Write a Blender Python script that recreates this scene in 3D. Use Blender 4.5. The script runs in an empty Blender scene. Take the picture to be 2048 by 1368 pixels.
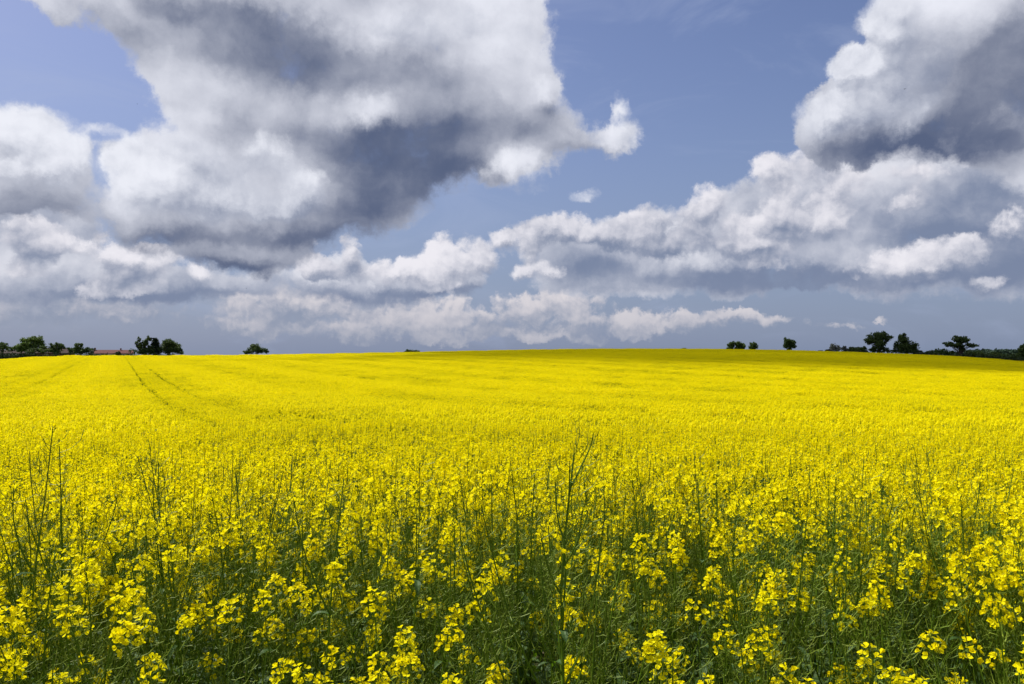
import bpy, math, random
import numpy as np
from mathutils import Vector, Matrix

scene = bpy.context.scene
COL = scene.collection
R = math.radians

# ------------------------------------------------------------------ camera
FPX = 1593.0                       # focal length in pixels of the 2048 px wide photograph
CAM_Z = 1.72
PITCH = math.atan(24.0 / FPX)
cam_data = bpy.data.cameras.new("camera")
cam_data.sensor_width = 36.0
cam_data.lens = 36.0 * FPX / 2048.0
cam_data.clip_start = 0.05
cam_data.clip_end = 20000.0
cam = bpy.data.objects.new("camera", cam_data)
COL.objects.link(cam)
cam.location = (0, 0, CAM_Z)
cam.rotation_euler = (R(90) + PITCH, 0, 0)
scene.camera = cam

# ------------------------------------------------------------------ exposure
scene.view_settings.view_transform = 'Standard'
scene.view_settings.look = 'None'
scene.view_settings.exposure = 0.35
scene.view_settings.gamma = 1.0
scene.view_settings.use_curve_mapping = False
scene.cycles.max_bounces = 8
scene.cycles.transparent_max_bounces = 8
scene.cycles.sample_clamp_indirect = 4.0

# ------------------------------------------------------------------ sun
SUN_EL = R(56)
SUN_AZ = R(-60)                    # measured from the view direction (+Y), negative = to the left
sun_dir = Vector((math.sin(SUN_AZ) * math.cos(SUN_EL), math.cos(SUN_AZ) * math.cos(SUN_EL), math.sin(SUN_EL)))
sd = bpy.data.lights.new("sun", 'SUN')
sd.energy = 5.0
sd.angle = R(0.5)
sd.color = (1.0, 0.965, 0.90)
sun = bpy.data.objects.new("sun", sd)
COL.objects.link(sun)
sun.location = (0, 0, 50)
sun.rotation_euler = (-sun_dir).to_track_quat('-Z', 'Y').to_euler()

# ------------------------------------------------------------------ sky with broken cumulus cloud
world = bpy.data.worlds.new("World")
scene.world = world
world.use_nodes = True
world.cycles.sampling_method = 'MANUAL'
world.cycles.sample_map_resolution = 512


class G:
    """tiny expression layer over shader nodes"""
    def __init__(self, tree):
        self.t = tree

    def _in(self, sock, v):
        if isinstance(v, bpy.types.NodeSocket):
            self.t.links.new(v, sock)
        else:
            sock.default_value = v

    def m(self, op, a, b=None, c=None, clamp=False):
        n = self.t.nodes.new('ShaderNodeMath'); n.operation = op; n.use_clamp = clamp
        self._in(n.inputs[0], a)
        if b is not None: self._in(n.inputs[1], b)
        if c is not None: self._in(n.inputs[2], c)
        return n.outputs[0]

    def v(self, op, a, b=None, c=None, out=0):
        n = self.t.nodes.new('ShaderNodeVectorMath'); n.operation = op
        self._in(n.inputs[0], a)
        if b is not None: self._in(n.inputs[1], b)
        if c is not None: self._in(n.inputs[2], c)
        return n.outputs[1] if out == 'value' else n.outputs[0]

    def noise(self, vec, scale, detail=6, rough=0.55, lac=2.0, color=False, dist=0.0):
        n = self.t.nodes.new('ShaderNodeTexNoise')
        n.noise_dimensions = '2D'
        self._in(n.inputs['Vector'], vec)
        n.inputs['Scale'].default_value = scale
        n.inputs['Detail'].default_value = detail
        n.inputs['Roughness'].default_value = rough
        n.inputs['Lacunarity'].default_value = lac
        n.inputs['Distortion'].default_value = dist
        return n.outputs['Color' if color else 0]

    def voro(self, vec, scale, detail=2, rough=0.5):
        n = self.t.nodes.new('ShaderNodeTexVoronoi')
        n.feature = 'F1'
        n.voronoi_dimensions = '2D'
        n.normalize = True
        self._in(n.inputs['Vector'], vec)
        n.inputs['Scale'].default_value = scale
        n.inputs['Detail'].default_value = detail
        n.inputs['Roughness'].default_value = rough
        return n.outputs['Distance']

    def smooth(self, x, lo, hi, a=0.0, b=1.0):
        n = self.t.nodes.new('ShaderNodeMapRange'); n.interpolation_type = 'SMOOTHSTEP'
        self._in(n.inputs[0], x)
        for i, q in enumerate((lo, hi, a, b)): n.inputs[1 + i].default_value = q
        return n.outputs[0]

    def mix(self, f, a, b):
        n = self.t.nodes.new('ShaderNodeMix'); n.data_type = 'RGBA'
        self._in(n.inputs[0], f)
        for s, q in ((n.inputs[6], a), (n.inputs[7], b)):
            if isinstance(q, bpy.types.NodeSocket): self.t.links.new(q, s)
            else: s.default_value = (*q, 1)
        return n.outputs[2]

    def blobs(self, P, lst):
        """sum of elliptical gaussians; lst = (az, el, raz, rel, weight, tilt); a small group keeps the tree light"""
        gt = bpy.data.node_groups.new('cloud_bodies', 'ShaderNodeTree')
        gt.interface.new_socket('P', in_out='INPUT', socket_type='NodeSocketVector')
        gt.interface.new_socket('F', in_out='OUTPUT', socket_type='NodeSocketFloat')
        gi = gt.nodes.new('NodeGroupInput').outputs[0]; go = gt.nodes.new('NodeGroupOutput')
        h = G(gt); acc = 0.0
        G.n = getattr(G, 'n', 0) + 1
        for (a, e, ra, re, w, tilt) in lst:
            ra *= 1 + G.n * 2e-5; re *= 1 + G.n * 2e-5      # keeps equal nodes of two sectors apart, so that each sector stays its own branch
            if tilt:
                d = h.v('SUBTRACT', gi, (a, e, 0))
                n = gt.nodes.new('ShaderNodeVectorRotate'); n.rotation_type = 'Z_AXIS'
                gt.links.new(d, n.inputs['Vector']); n.inputs['Angle'].default_value = -tilt
                d = h.v('MULTIPLY', n.outputs[0], (1 / ra, 1 / re, 0))
            else:
                d = h.v('MULTIPLY_ADD', gi, (1 / ra, 1 / re, 0), (-a / ra, -e / re, 0))
            q = h.v('DOT_PRODUCT', d, d, out='value')
            q = h.m('POWER', 0.36788, q)
            acc = h.m('MULTIPLY_ADD', q, w, acc)
        if lst: gt.links.new(acc, go.inputs[0])
        else: go.inputs[0].default_value = 0.0
        n = self.t.nodes.new('ShaderNodeGroup'); n.node_tree = gt
        self.t.links.new(P, n.inputs[0])
        return n.outputs[0]


def px_dir(px, py):
    """direction in the world of a point of the photograph (2048 px wide)"""
    x = (px - 1024) / FPX; z = (684 - py) / FPX
    y = math.cos(PITCH) - z * math.sin(PITCH)
    z2 = math.sin(PITCH) + z * math.cos(PITCH)
    return Vector((x, y, z2)).normalized()


def ae(px, py):
    d = px_dir(px, py)
    return math.atan2(d.x, d.y), math.asin(d.z)


def conv(lst):
    out = []
    for b in lst:
        px, py, rx, ry, w = b[:5]
        tilt = R(b[5]) if len(b) > 5 else 0.0
        a, e = ae(px, py)
        c = math.cos(a) ** 2
        out.append((a, e, 0.94 * rx / FPX * c, 0.94 * ry / FPX * (0.5 + 0.5 * c), w, tilt))
    return out


def srgb(r, g, b):
    f = lambda c: (c / 255 / 12.92) if c / 255 <= 0.04045 else ((c / 255 + 0.055) / 1.055) ** 2.4
    return (f(r), f(g), f(b))


LDIR = (-0.45, 0.89)               # towards the light, in azimuth and elevation

# far low cumulus just above the horizon
SH_FAR = conv([
    (600, 612, 75, 30, 1.1), (520, 640, 80, 28, .9), (690, 600, 60, 30, 1.0), (800, 640, 100, 26, .95), (740, 590, 60, 24, .9),
    (880, 604, 80, 26, 1.0), (960, 640, 100, 24, .9), (1060, 608, 60, 26, .95), (1140, 602, 66, 30, 1.1), (1190, 640, 120, 24, .95),
    (1400, 636, 80, 20, .75), (1480, 630, 60, 16, .8), (1560, 640, 70, 14, .75), (1690, 652, 60, 10, .6), (1775, 631, 22, 8, .7),
    (1300, 652, 110, 18, .8), (640, 664, 130, 22, .8), (880, 670, 200, 18, .7), (1150, 672, 260, 14, .6),
    (60, 545, 150, 80, 1.2), (120, 480, 70, 46, .9), (60, 440, 100, 40, .8), (10, 460, 80, 60, .6), (300, 620, 220, 36, .7), (60, 620, 190, 40, .7), (500, 590, 110, 30, .7)])
DK_FAR = conv([(330, 610, 190, 24, .7), (90, 590, 150, 34, .75), (600, 638, 70, 12, .5), (740, 598, 90, 16, .5), (900, 664, 300, 16, .5), (1150, 655, 150, 14, .4),
               (420, 580, 90, 24, .3), (1480, 654, 140, 12, .4), (200, 650, 300, 24, .6), (40, 480, 40, 20, -.2), (130, 470, 40, 20, -.2)])

# middle distance, the bodies and grey bases behind ...
SH_BACK = conv([
    (80, 500, 160, 80, 1.1), (130, 560, 130, 50, 1.0), (-20, 560, 120, 50, .9), (400, 565, 150, 44, 1.0), (280, 580, 120, 36, .9), (520, 585, 90, 28, .7),
    (700, 520, 30, 50, .8), (640, 550, 100, 36, .95), (740, 578, 110, 32, .9), (860, 572, 110, 34, .95), (930, 560, 60, 30, .8),
    (1180, 510, 130, 56, 1.1), (1200, 550, 140, 40, 1.1), (1390, 545, 180, 44, 1.1), (1320, 490, 110, 50, 1.0), (1560, 545, 160, 34, 1.0), (1650, 558, 130, 26, .9),
    (1480, 460, 120, 80, 1.1), (1600, 390, 90, 84, 1.1), (1720, 430, 150, 115, 1.1), (1850, 390, 170, 115, 1.1),
    (1950, 440, 160, 125, 1.1), (2040, 330, 110, 110, 1.1), (1900, 530, 200, 52, 1.1), (2060, 500, 90, 80, 1.0), (-40, 400, 200, 60, .7)])
DK_BACK = conv([
    (1200, 545, 110, 40, .7), (1390, 552, 170, 26, .8), (1560, 548, 150, 26, .7), (1650, 562, 120, 20, .7), (700, 530, 26, 40, .5), (100, 590, 160, 34, .6), (60, 540, 90, 30, .2),
    (1640, 440, 50, 60, .2), (1850, 480, 130, 40, .6), (1950, 505, 150, 70, .8), (1780, 390, 100, 40, .1), (1980, 370, 140, 45, .4), (1170, 500, 60, 30, .4),
    (1900, 550, 180, 26, .75), (740, 588, 110, 20, .7), (860, 590, 90, 16, .5), (400, 588, 170, 24, .7), (240, 592, 100, 20, .5), (600, 570, 100, 20, .4), (330, 550, 90, 20, .2)])

# ... and the bright heads in front
SH_MID = conv([
    (60, 466, 66, 36, .9), (120, 500, 80, 38, .9), (30, 545, 60, 24, .8), (226, 512, 48, 26, .9), (300, 520, 66, 30, .95), (262, 560, 80, 34, .9), (390, 545, 50, 22, .6), (190, 590, 36, 14, .8),
    (700, 492, 22, 34, .95), (646, 540, 44, 26, .85), (604, 528, 36, 20, .8), (612, 488, 22, 12, .6), (742, 548, 50, 28, .9), (800, 532, 50, 24, .9), (880, 496, 32, 34, 1.0), (942, 512, 50, 40, 1.0), (872, 548, 80, 30, .95),
    (1004, 470, 40, 14, .85), (1084, 452, 52, 34, 1.0), (1150, 462, 76, 34, 1.0), (1216, 472, 46, 24, .7), (1040, 490, 50, 26, .8), (1070, 545, 66, 20, .95),
    (1290, 448, 42, 38, 1.0), (1330, 500, 76, 36, 1.0), (1410, 412, 52, 42, 1.0), (1452, 468, 90, 54, 1.0), (1530, 330, 40, 30, .95), (1566, 400, 60, 64, .9), (1500, 500, 80, 26, .8),
    (1640, 300, 50, 40, .9), (1690, 372, 62, 40, 1.0), (1640, 440, 76, 44, 1.0), (1810, 400, 60, 26, .8), (1860, 345, 90, 30, .8),
    (1750, 528, 70, 36, .65), (1830, 522, 110, 44, .66), (1905, 495, 70, 30, .5), (1992, 562, 60, 20, .7), (2040, 440, 60, 36, .65), (1560, 528, 44, 16, .6), (1520, 490, 30, 10, .5)])
DK_MID = conv([
    (1180, 500, 80, 30, .45), (1400, 520, 120, 20, .6), (940, 548, 60, 18, .5), (700, 530, 22, 24, .6), (740, 575, 60, 14, .5), (1070, 566, 50, 10, .4), (1820, 556, 80, 18, .5),
    (300, 550, 80, 16, .35), (80, 530, 90, 22, .4), (1640, 480, 70, 20, .4), (1690, 400, 40, 24, .25), (1470, 500, 80, 18, .3), (1566, 450, 40, 30, .25), (1900, 380, 90, 20, .4)])

# the near clouds: the big bank left of the middle, the left one and the tower at the right
SH_NEAR = conv([
    (1718, 84, 32, 20, -.7), (1642, 166, 36, 24, -.7), (1684, 130, 26, 20, .4),
    (205, 292, 34, 22, -.45), (182, 325, 18, 34, -.55, 20),
    (30, 262, 100, 56, .95), (100, 320, 80, 56, .9), (30, 370, 140, 64, 1.0), (180, 266, 30, 22, .55), (-60, 300, 120, 120, 1.0), (60, 415, 110, 36, .7),
    (100, 0, 60, 22, .5), (230, -10, 130, 60, .9), (340, 20, 120, 80, .9), (480, 60, 160, 100, 1.0), (700, 60, 260, 150, 1.1), (900, 60, 160, 110, 1.0), (1010, 20, 90, 70, .9),
    (1050, 100, 50, 40, .5), (330, 130, 55, 45, .85), (400, 200, 70, 60, .95), (560, 240, 180, 110, 1.1), (760, 250, 200, 110, 1.1), (920, 210, 130, 90, .9),
    (1010, 250, 110, 74, .95), (1100, 265, 80, 44, .9), (1180, 262, 70, 34, .8), (1245, 262, 50, 46, 1.1), (1243, 190, 18, 26, .7), (1072, 168, 24, 20, .9), (1050, 330, 66, 46, .9),
    (320, 345, 85, 70, 1.1), (250, 400, 60, 72, .95), (410, 400, 170, 80, 1.1), (560, 380, 160, 90, 1.1), (720, 380, 120, 60, .8), (460, 480, 200, 40, 1.0), (700, 440, 120, 32, .6),
    (480, 522, 110, 30, .8), (980, 340, 70, 30, .5), (1165, 383, 30, 15, .6), (820, 330, 100, 50, .7), (960, 310, 120, 50, .75),
    (1790, 30, 50, 60, .7), (1860, 60, 130, 110, 1.0), (1980, 60, 160, 130, 1.1), (1760, 130, 70, 60, .9), (1690, 210, 70, 60, 1.0), (1640, 250, 40, 46, .8), (1800, 220, 150, 70, 1.1),
    (1960, 225, 170, 84, 1.2), (2060, 230, 120, 80, .9), (2100, 150, 150, 200, 1.1), (1700, 270, 80, 40, .8), (1690, 118, 24, 18, .6)])
DK_NEAR = conv([
    (560, 60, 260, 36, .75, -8), (300, 10, 120, 24, .5, -15), (620, 145, 230, 44, .85, -4), (900, 150, 120, 34, .3), (760, 300, 150, 50, .8), (900, 280, 170, 60, .75), (1080, 240, 130, 46, .7, -10),
    (640, 250, 120, 30, .2), (560, 470, 230, 28, .75), (330, 470, 130, 20, .55), (480, 526, 120, 24, .85), (740, 390, 110, 55, .8), (660, 430, 150, 26, .4), (470, 230, 50, 50, .4), (460, 300, 50, 30, .25),
    (60, 410, 140, 30, .28), (1180, 265, 60, 30, .35), (400, 430, 80, 24, .25), (950, 350, 120, 24, .45),
    (2000, 180, 150, 110, 1.2), (2050, 60, 120, 100, .9), (1800, 272, 170, 28, .7), (1960, 265, 170, 36, .9), (1730, 240, 70, 30, .25), (1850, 150, 80, 40, .12),
    (740, 230, 55, 26, -.65), (1040, 335, 55, 26, -.7), (780, 50, 90, 30, -.3), (700, 90, 40, 16, -.2), (610, 370, 60, 34, -.45), (1245, 262, 40, 36, -.4), (420, 385, 90, 26, -.25), (300, 330, 60, 30, -.15)])

# bright heads that stand in front of the near clouds
SH_PUFF = conv([
    (1722, 86, 30, 18, -.7), (1646, 168, 34, 22, -.7), (1770, 30, 20, 16, -.4), (1752, 50, 26, 22, .5), (1684, 128, 30, 22, .6),
    (205, 292, 30, 22, -.4), (182, 325, 18, 34, -.5, 20),
    (10, 240, 90, 44, .9), (90, 280, 80, 46, .9), (130, 330, 60, 40, .85), (188, 268, 34, 18, .7), (40, 340, 90, 40, .75),
    (250, 330, 66, 56, .95), (326, 320, 80, 56, .9), (400, 290, 60, 46, .8), (250, 410, 60, 60, .85), (340, 390, 110, 60, .85), (450, 370, 80, 50, .8), (400, 200, 60, 50, .6),
    (540, 300, 60, 60, .6), (620, 370, 76, 50, .85), (560, 410, 70, 30, .7), (742, 228, 70, 34, .75),
    (1040, 334, 76, 44, .9), (1245, 262, 46, 44, .95), (1240, 205, 24, 30, .6), (1072, 168, 26, 22, .7), (1165, 383, 40, 18, .55),
    (1064, 70, 40, 66, .75), (760, 50, 130, 50, .65), (900, 60, 120, 50, .5),
    (1640, 244, 54, 50, .9), (1690, 190, 66, 54, .9), (1694, 122, 34, 24, .75), (1760, 70, 60, 80, .85), (1770, 150, 90, 70, .85), (1750, 236, 90, 40, .7), (1820, 20, 70, 60, .75), (1870, 100, 80, 60, .55)])
DK_PUFF = conv([(300, 440, 150, 20, .4), (110, 370, 100, 20, .3), (640, 410, 60, 14, .3), (1040, 364, 50, 10, .3), (1760, 270, 90, 16, .4), (1880, 130, 50, 50, .4), (420, 420, 60, 20, .2), (1220, 270, 20, 30, .3)])

nt = world.node_tree
nt.nodes.clear()
g = G(nt)
tc = nt.nodes.new('ShaderNodeTexCoord')
sep = nt.nodes.new('ShaderNodeSeparateXYZ'); nt.links.new(tc.outputs['Generated'], sep.inputs[0])
AZ = g.m('ARCTAN2', sep.outputs[0], sep.outputs[1])
EL = g.m('ARCSINE', sep.outputs[2])
cmb = nt.nodes.new('ShaderNodeCombineXYZ'); nt.links.new(AZ, cmb.inputs[0]); nt.links.new(EL, cmb.inputs[1])
P = cmb.outputs[0]

sky = nt.nodes.new('ShaderNodeTexSky')
sky.sky_type = 'NISHITA'
sky.sun_disc = False
sky.sun_elevation = SUN_EL
sky.sun_rotation = SUN_AZ
sky.altitude = 60
sky.air_density = 1.0
sky.dust_density = 1.6
sky.ozone_density = 2.2

K = 10.0 / 2 ** 0.35                # the background strength is 0.1: cloud radiances are given times ten, less the exposure


def kc(r, g_, b, f=1.0):
    c = srgb(r, g_, b)
    return tuple(q * K * f for q in c)


# thin summer haze over the blue of the sky
SKYGAIN = (0.74, 0.70, 0.82)
base = g.v('MULTIPLY', sky.outputs[0], SKYGAIN)
hz = g.smooth(EL, 0.0, 0.5)
hz = g.m('POWER', g.m('SUBTRACT', 1.0, hz), 2.0)
blue_lo = kc(132, 149, 181)
clear = g.mix(g.m('MULTIPLY', hz, 0.75), base, blue_lo)
wisp = g.noise(g.v('MULTIPLY', P, (1.6, 5.0, 0)), 2.6, 6, 0.6, dist=0.6)
clear = g.mix(g.m('MULTIPLY', g.smooth(wisp, 0.48, 0.80), 0.30), clear, kc(172, 184, 214))



EDGES = [ae(q, 684)[0] for q in (-420, 170, 540, 900, 1260, 1640, 2470)]
TOP = 0.66
win = g.m('MULTIPLY', g.smooth(AZ, EDGES[0], EDGES[0] + 0.12), g.smooth(AZ, EDGES[-1] - 0.12, EDGES[-1], 1.0, 0.0))
win = g.m('MULTIPLY', win, g.smooth(EL, TOP - 0.14, TOP, 1.0, 0.0))


def layer(shape, shade, nscale, warp, amp, puff, seed, delta, thr, soft, bright, dark, relief, veil, lift, base_shade, top, bgain=0.55, rimw=0.12):
    """returns a function (sector, colour below) -> colour; the noises are shared by all the sectors"""
    Pn = g.v('ADD', P, (seed, seed * 1.7, 0))
    wc = g.v('SUBTRACT', g.noise(Pn, nscale * 0.75, 7, 0.66, color=True), (0.5, 0.5, 0.5))
    Pw = g.v('MULTIPLY_ADD', wc, (warp, warp, 0), P)

    Q0 = g.v('MULTIPLY_ADD', wc, (warp * 0.5, warp * 0.5, 0), Pn)

    def detail(off):
        Q = g.v('ADD', Q0, (off * LDIR[0], off * LDIR[1], 0))
        n1 = g.m('SUBTRACT', g.noise(Q, nscale, 8, 0.63), 0.5)
        v1 = g.m('SUBTRACT', 0.42, g.voro(Q, nscale * 1.1, 2.5, 0.6))
        return g.m('MULTIPLY_ADD', n1, amp, g.m('MULTIPLY', v1, puff))

    def puffs(off, sc):
        Q = g.v('ADD', Q0, (off * LDIR[0], off * LDIR[1], 0))
        d = g.voro(Q, sc, 1.0, 0.45)
        return g.m('MULTIPLY', g.m('MULTIPLY', d, d), -1.0)
    D0 = detail(0.0); D1 = detail(delta)
    rel = g.m('MULTIPLY', g.m('SUBTRACT', D0, D1), relief)
    rel = g.m('MAXIMUM', g.m('MINIMUM', rel, 0.45), -0.35)
    bs = nscale * 0.62
    r2 = g.m('MULTIPLY', g.m('SUBTRACT', puffs(0.0, bs), puffs(0.12 / bs, bs)), 2.4)
    r2 = g.m('MAXIMUM', g.m('MINIMUM', r2, 0.5), -0.5)
    rel = g.m('ADD', rel, r2)
    low = g.m('SUBTRACT', g.noise(g.v('MULTIPLY', Pn, (0.8, 1.3, 1)), nscale * 0.5, 4, 0.5), 0.5)
    vn = g.m('MULTIPLY_ADD', D0, 0.10, g.m('MULTIPLY', low, 2.2))
    rel = g.m('ADD', rel, vn)

    def run(k, below):
        e0, e1 = EDGES[k], EDGES[k + 1]
        keep = lambda L: [q for q in L if q[0] + 2.3 * q[2] + warp * .3 > e0 and q[0] - 2.3 * q[2] - warp * .3 < e1]
        B0 = g.m('MINIMUM', g.blobs(Pw, keep(shape)), 1.6)
        B = g.m('MINIMUM', B0, 1.2)
        S = g.m('MINIMUM', g.blobs(Pw, keep(shade)), 0.92)
        Bu = g.m('MINIMUM', g.blobs(Pw, [(q[0] - LDIR[0] * lift, q[1] - LDIR[1] * lift) + q[2:] for q in keep(shape)]), 1.6)
        F = g.m('MULTIPLY_ADD', D0, g.smooth(B, 0.05, 0.45), B)
        mr = nt.nodes.new('ShaderNodeMapRange'); mr.interpolation_type = 'SMOOTHSTEP'
        nt.links.new(F, mr.inputs[0]); mr.inputs[1].default_value = thr
        nt.links.new(g.m('MULTIPLY_ADD', g.m('MAXIMUM', S, 0.0), 0.42, thr + soft), mr.inputs[2])   # the flat bases are soft, the sunlit tops crisp
        alpha = g.m('MULTIPLY', mr.outputs[0], win)
        rim = g.smooth(F, thr + 0.02, thr + 0.5, rimw, 0.0)
        body = g.m('MULTIPLY', g.m('SUBTRACT', B0, Bu), bgain)
        body = g.m('MAXIMUM', g.m('MINIMUM', body, 0.4), -0.30)
        sh = g.m('SUBTRACT', g.m('ADD', S, base_shade), rim)
        k1 = g.smooth(S, 0.2, 1.0, 1.0, 0.95)
        sh = g.m('SUBTRACT', sh, g.m('MULTIPLY', g.m('ADD', rel, body), k1))
        sh = g.smooth(sh, -0.40, top)
        col = g.mix(sh, bright, dark)
        if veil is not None:
            col = g.mix(veil, col, horizon)
        return g.mix(alpha, below, col)
    return run


horizon = kc(156, 161, 178)
vf = g.smooth(EL, -0.02, 0.12)
veil_far = g.m('MULTIPLY', g.m('SUBTRACT', 1.0, vf), 0.72)
veil_mid = g.m('MULTIPLY', veil_far, 0.4)
#            shape   shade  nscale warp amp puff seed delta  thr  soft
lay = [layer(SH_FAR, DK_FAR, 26.0, 0.045, 2.3, 1.3, 3.1, 0.006, 0.40, 0.60, kc(232, 226, 229), kc(138, 151, 176), 0.75, veil_far, 0.010, 0.42, 1.5, .8, .2),
       layer(SH_BACK, DK_BACK, 11.0, 0.055, 1.9, 1.1, 7.7, 0.012, 0.42, 0.45, kc(228, 229, 238), kc(122, 135, 163), 0.6, veil_mid, 0.018, 0.56, 1.65, .6, .1),
       layer(SH_MID, DK_MID, 17.0, 0.040, 2.3, 1.6, 5.9, 0.008, 0.42, 0.60, kc(238, 236, 243), kc(128, 140, 166), 0.75, veil_mid, 0.016, 0.48, 1.55, .8, .25),
       layer(SH_NEAR, DK_NEAR, 8.5, 0.082, 2.0, 1.3, 11.3, 0.014, 0.42, 0.50, kc(238, 240, 250), kc(88, 100, 129), 0.35, None, 0.028, 0.62, 2.0),
       layer(SH_PUFF, DK_PUFF, 10.0, 0.065, 2.1, 1.5, 15.1, 0.010, 0.38, 0.90, kc(238, 240, 249), kc(114, 126, 154), 0.7, None, 0.024, 0.50, 1.6, .8, .2)]


def background(col):
    n = nt.nodes.new('ShaderNodeBackground'); n.inputs['Strength'].default_value = 0.1
    nt.links.new(col, n.inputs['Color'])
    return n.outputs[0]


def mixsh(f, a, b):
    n = nt.nodes.new('ShaderNodeMixShader')
    nt.links.new(f, n.inputs[0]); nt.links.new(a, n.inputs[1]); nt.links.new(b, n.inputs[2])
    return n.outputs[0]


# the rest of the sky: the same broken cloud, told with less detail
pc = g.v('ADD', P, (4.4, 2.2, 0))
gn = g.noise(pc, 3.2, 6, 0.58)
ga = g.m('MULTIPLY', g.smooth(gn, 0.47, 0.60), g.m('SUBTRACT', 1.0, win))
gcol = g.mix(g.smooth(gn, 0.55, 0.75), kc(220, 221, 230), kc(130, 140, 165))
clear2 = g.mix(ga, clear, gcol)
generic = background(clear2)
tree = None
for k in range(len(EDGES) - 1):
    c = clear2
    for run in lay:
        c = run(k, c)
    sh_ = background(c)
    tree = sh_ if tree is None else mixsh(g.m('GREATER_THAN', AZ, EDGES[k]), tree, sh_)
inside = g.m('MULTIPLY', g.m('MULTIPLY', g.m('GREATER_THAN', AZ, EDGES[0]), g.m('LESS_THAN', AZ, EDGES[-1])),
             g.m('MULTIPLY', g.m('LESS_THAN', EL, TOP), g.m('GREATER_THAN', EL, -0.02)))
final = mixsh(inside, generic, tree)
wo = nt.nodes.new('ShaderNodeOutputWorld')
nt.links.new(final, wo.inputs[0])

# ================================================================== helpers
rng = np.random.default_rng(7)
random.seed(7)


def tag(o, label=None, cat=None, group=None, kind=None):
    if label: o['label'] = label
    if cat: o['category'] = cat
    if group: o['group'] = group
    if kind: o['kind'] = kind
    return o


def link(o, parent=None):
    COL.objects.link(o)
    if parent is not None: o.parent = parent
    return o


def empty(name, loc=(0, 0, 0), rz=0.0):
    o = bpy.data.objects.new(name, None)
    o.empty_display_size = 0.2
    link(o); o.location = loc; o.rotation_euler = (0, 0, rz)
    return o


class MB:
    """collects triangles (numpy) with a material slot each"""
    def __init__(self):
        self.V = []; self.F = []; self.M = []; self.n = 0

    def add(self, V, F, mat=0):
        V = np.asarray(V, dtype=np.float64).reshape(-1, 3); F = np.asarray(F, dtype=np.int64).reshape(-1, 3)
        self.V.append(V); self.F.append(F + self.n); self.M.append(np.full(len(F), mat, dtype=np.int32))
        self.n += len(V)

    def merge(self, other, M=None, mats=None):
        V, F, m = other.arrays()
        if M is not None:
            A = np.array(M); V = V @ A[:3, :3].T + A[:3, 3]
        self.V.append(V); self.F.append(F + self.n)
        self.M.append(m if mats is None else mats[m]); self.n += len(V)

    def arrays(self):
        if len(self.V) > 1:
            self.V = [np.concatenate(self.V)]; self.F = [np.concatenate(self.F)]; self.M = [np.concatenate(self.M)]
        if not self.V: return np.zeros((0, 3)), np.zeros((0, 3), int), np.zeros(0, np.int32)
        return self.V[0], self.F[0], self.M[0]

    def mesh(self, name, mats, smooth=False):
        V, F, m = self.arrays()
        me = bpy.data.meshes.new(name)
        me.vertices.add(len(V)); me.vertices.foreach_set('co', V.astype(np.float32).ravel())
        me.loops.add(len(F) * 3); me.loops.foreach_set('vertex_index', F.astype(np.int32).ravel())
        me.polygons.add(len(F)); me.polygons.foreach_set('loop_start', np.arange(0, len(F) * 3, 3, dtype=np.int32))
        try: me.polygons.foreach_set('loop_total', np.full(len(F), 3, dtype=np.int32))
        except Exception: pass
        for q in mats: me.materials.append(q)
        me.polygons.foreach_set('material_index', m)
        me.polygons.foreach_set('use_smooth', np.full(len(F), smooth))
        me.update(calc_edges=True); me.validate()
        return me

    def build(self, name, mats, parent=None, smooth=False):
        o = bpy.data.objects.new(name, self.mesh(name, mats if isinstance(mats, (list, tuple)) else [mats], smooth))
        return link(o, parent)


def unit(v):
    v = np.asarray(v, float); n = np.linalg.norm(v)
    return v / n if n > 1e-12 else np.array([0, 0, 1.0])


def frame(d):
    d = unit(d)
    a = np.cross(d, [0, 0, 1.0])
    if np.linalg.norm(a) < 0.05: a = np.cross(d, [1.0, 0, 0])
    a = unit(a); b = np.cross(d, a)
    return a, b, d


def tube(mb, pts, rad, sides, mat=0, cap=False):
    pts = np.asarray(pts, float); n = len(pts)
    rad = np.broadcast_to(rad, (n,))
    V = []
    for i in range(n):
        d = pts[min(i + 1, n - 1)] - pts[max(i - 1, 0)]
        a, b, _ = frame(d)
        for k in range(sides):
            t = 2 * math.pi * k / sides
            V.append(pts[i] + rad[i] * (math.cos(t) * a + math.sin(t) * b))
    F = []
    for i in range(n - 1):
        for k in range(sides):
            p, q = i * sides + k, i * sides + (k + 1) % sides
            F += [(p, q, q + sides), (p, q + sides, p + sides)]
    if cap:
        V.append(pts[-1]); c = len(V) - 1
        for k in range(sides): F.append(((n - 1) * sides + k, (n - 1) * sides + (k + 1) % sides, c))
    mb.add(V, F, mat)


def mat_new(name):
    m = bpy.data.materials.new(name); m.use_nodes = True
    t = m.node_tree; t.nodes.clear()
    return m, t, G(t)


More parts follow.
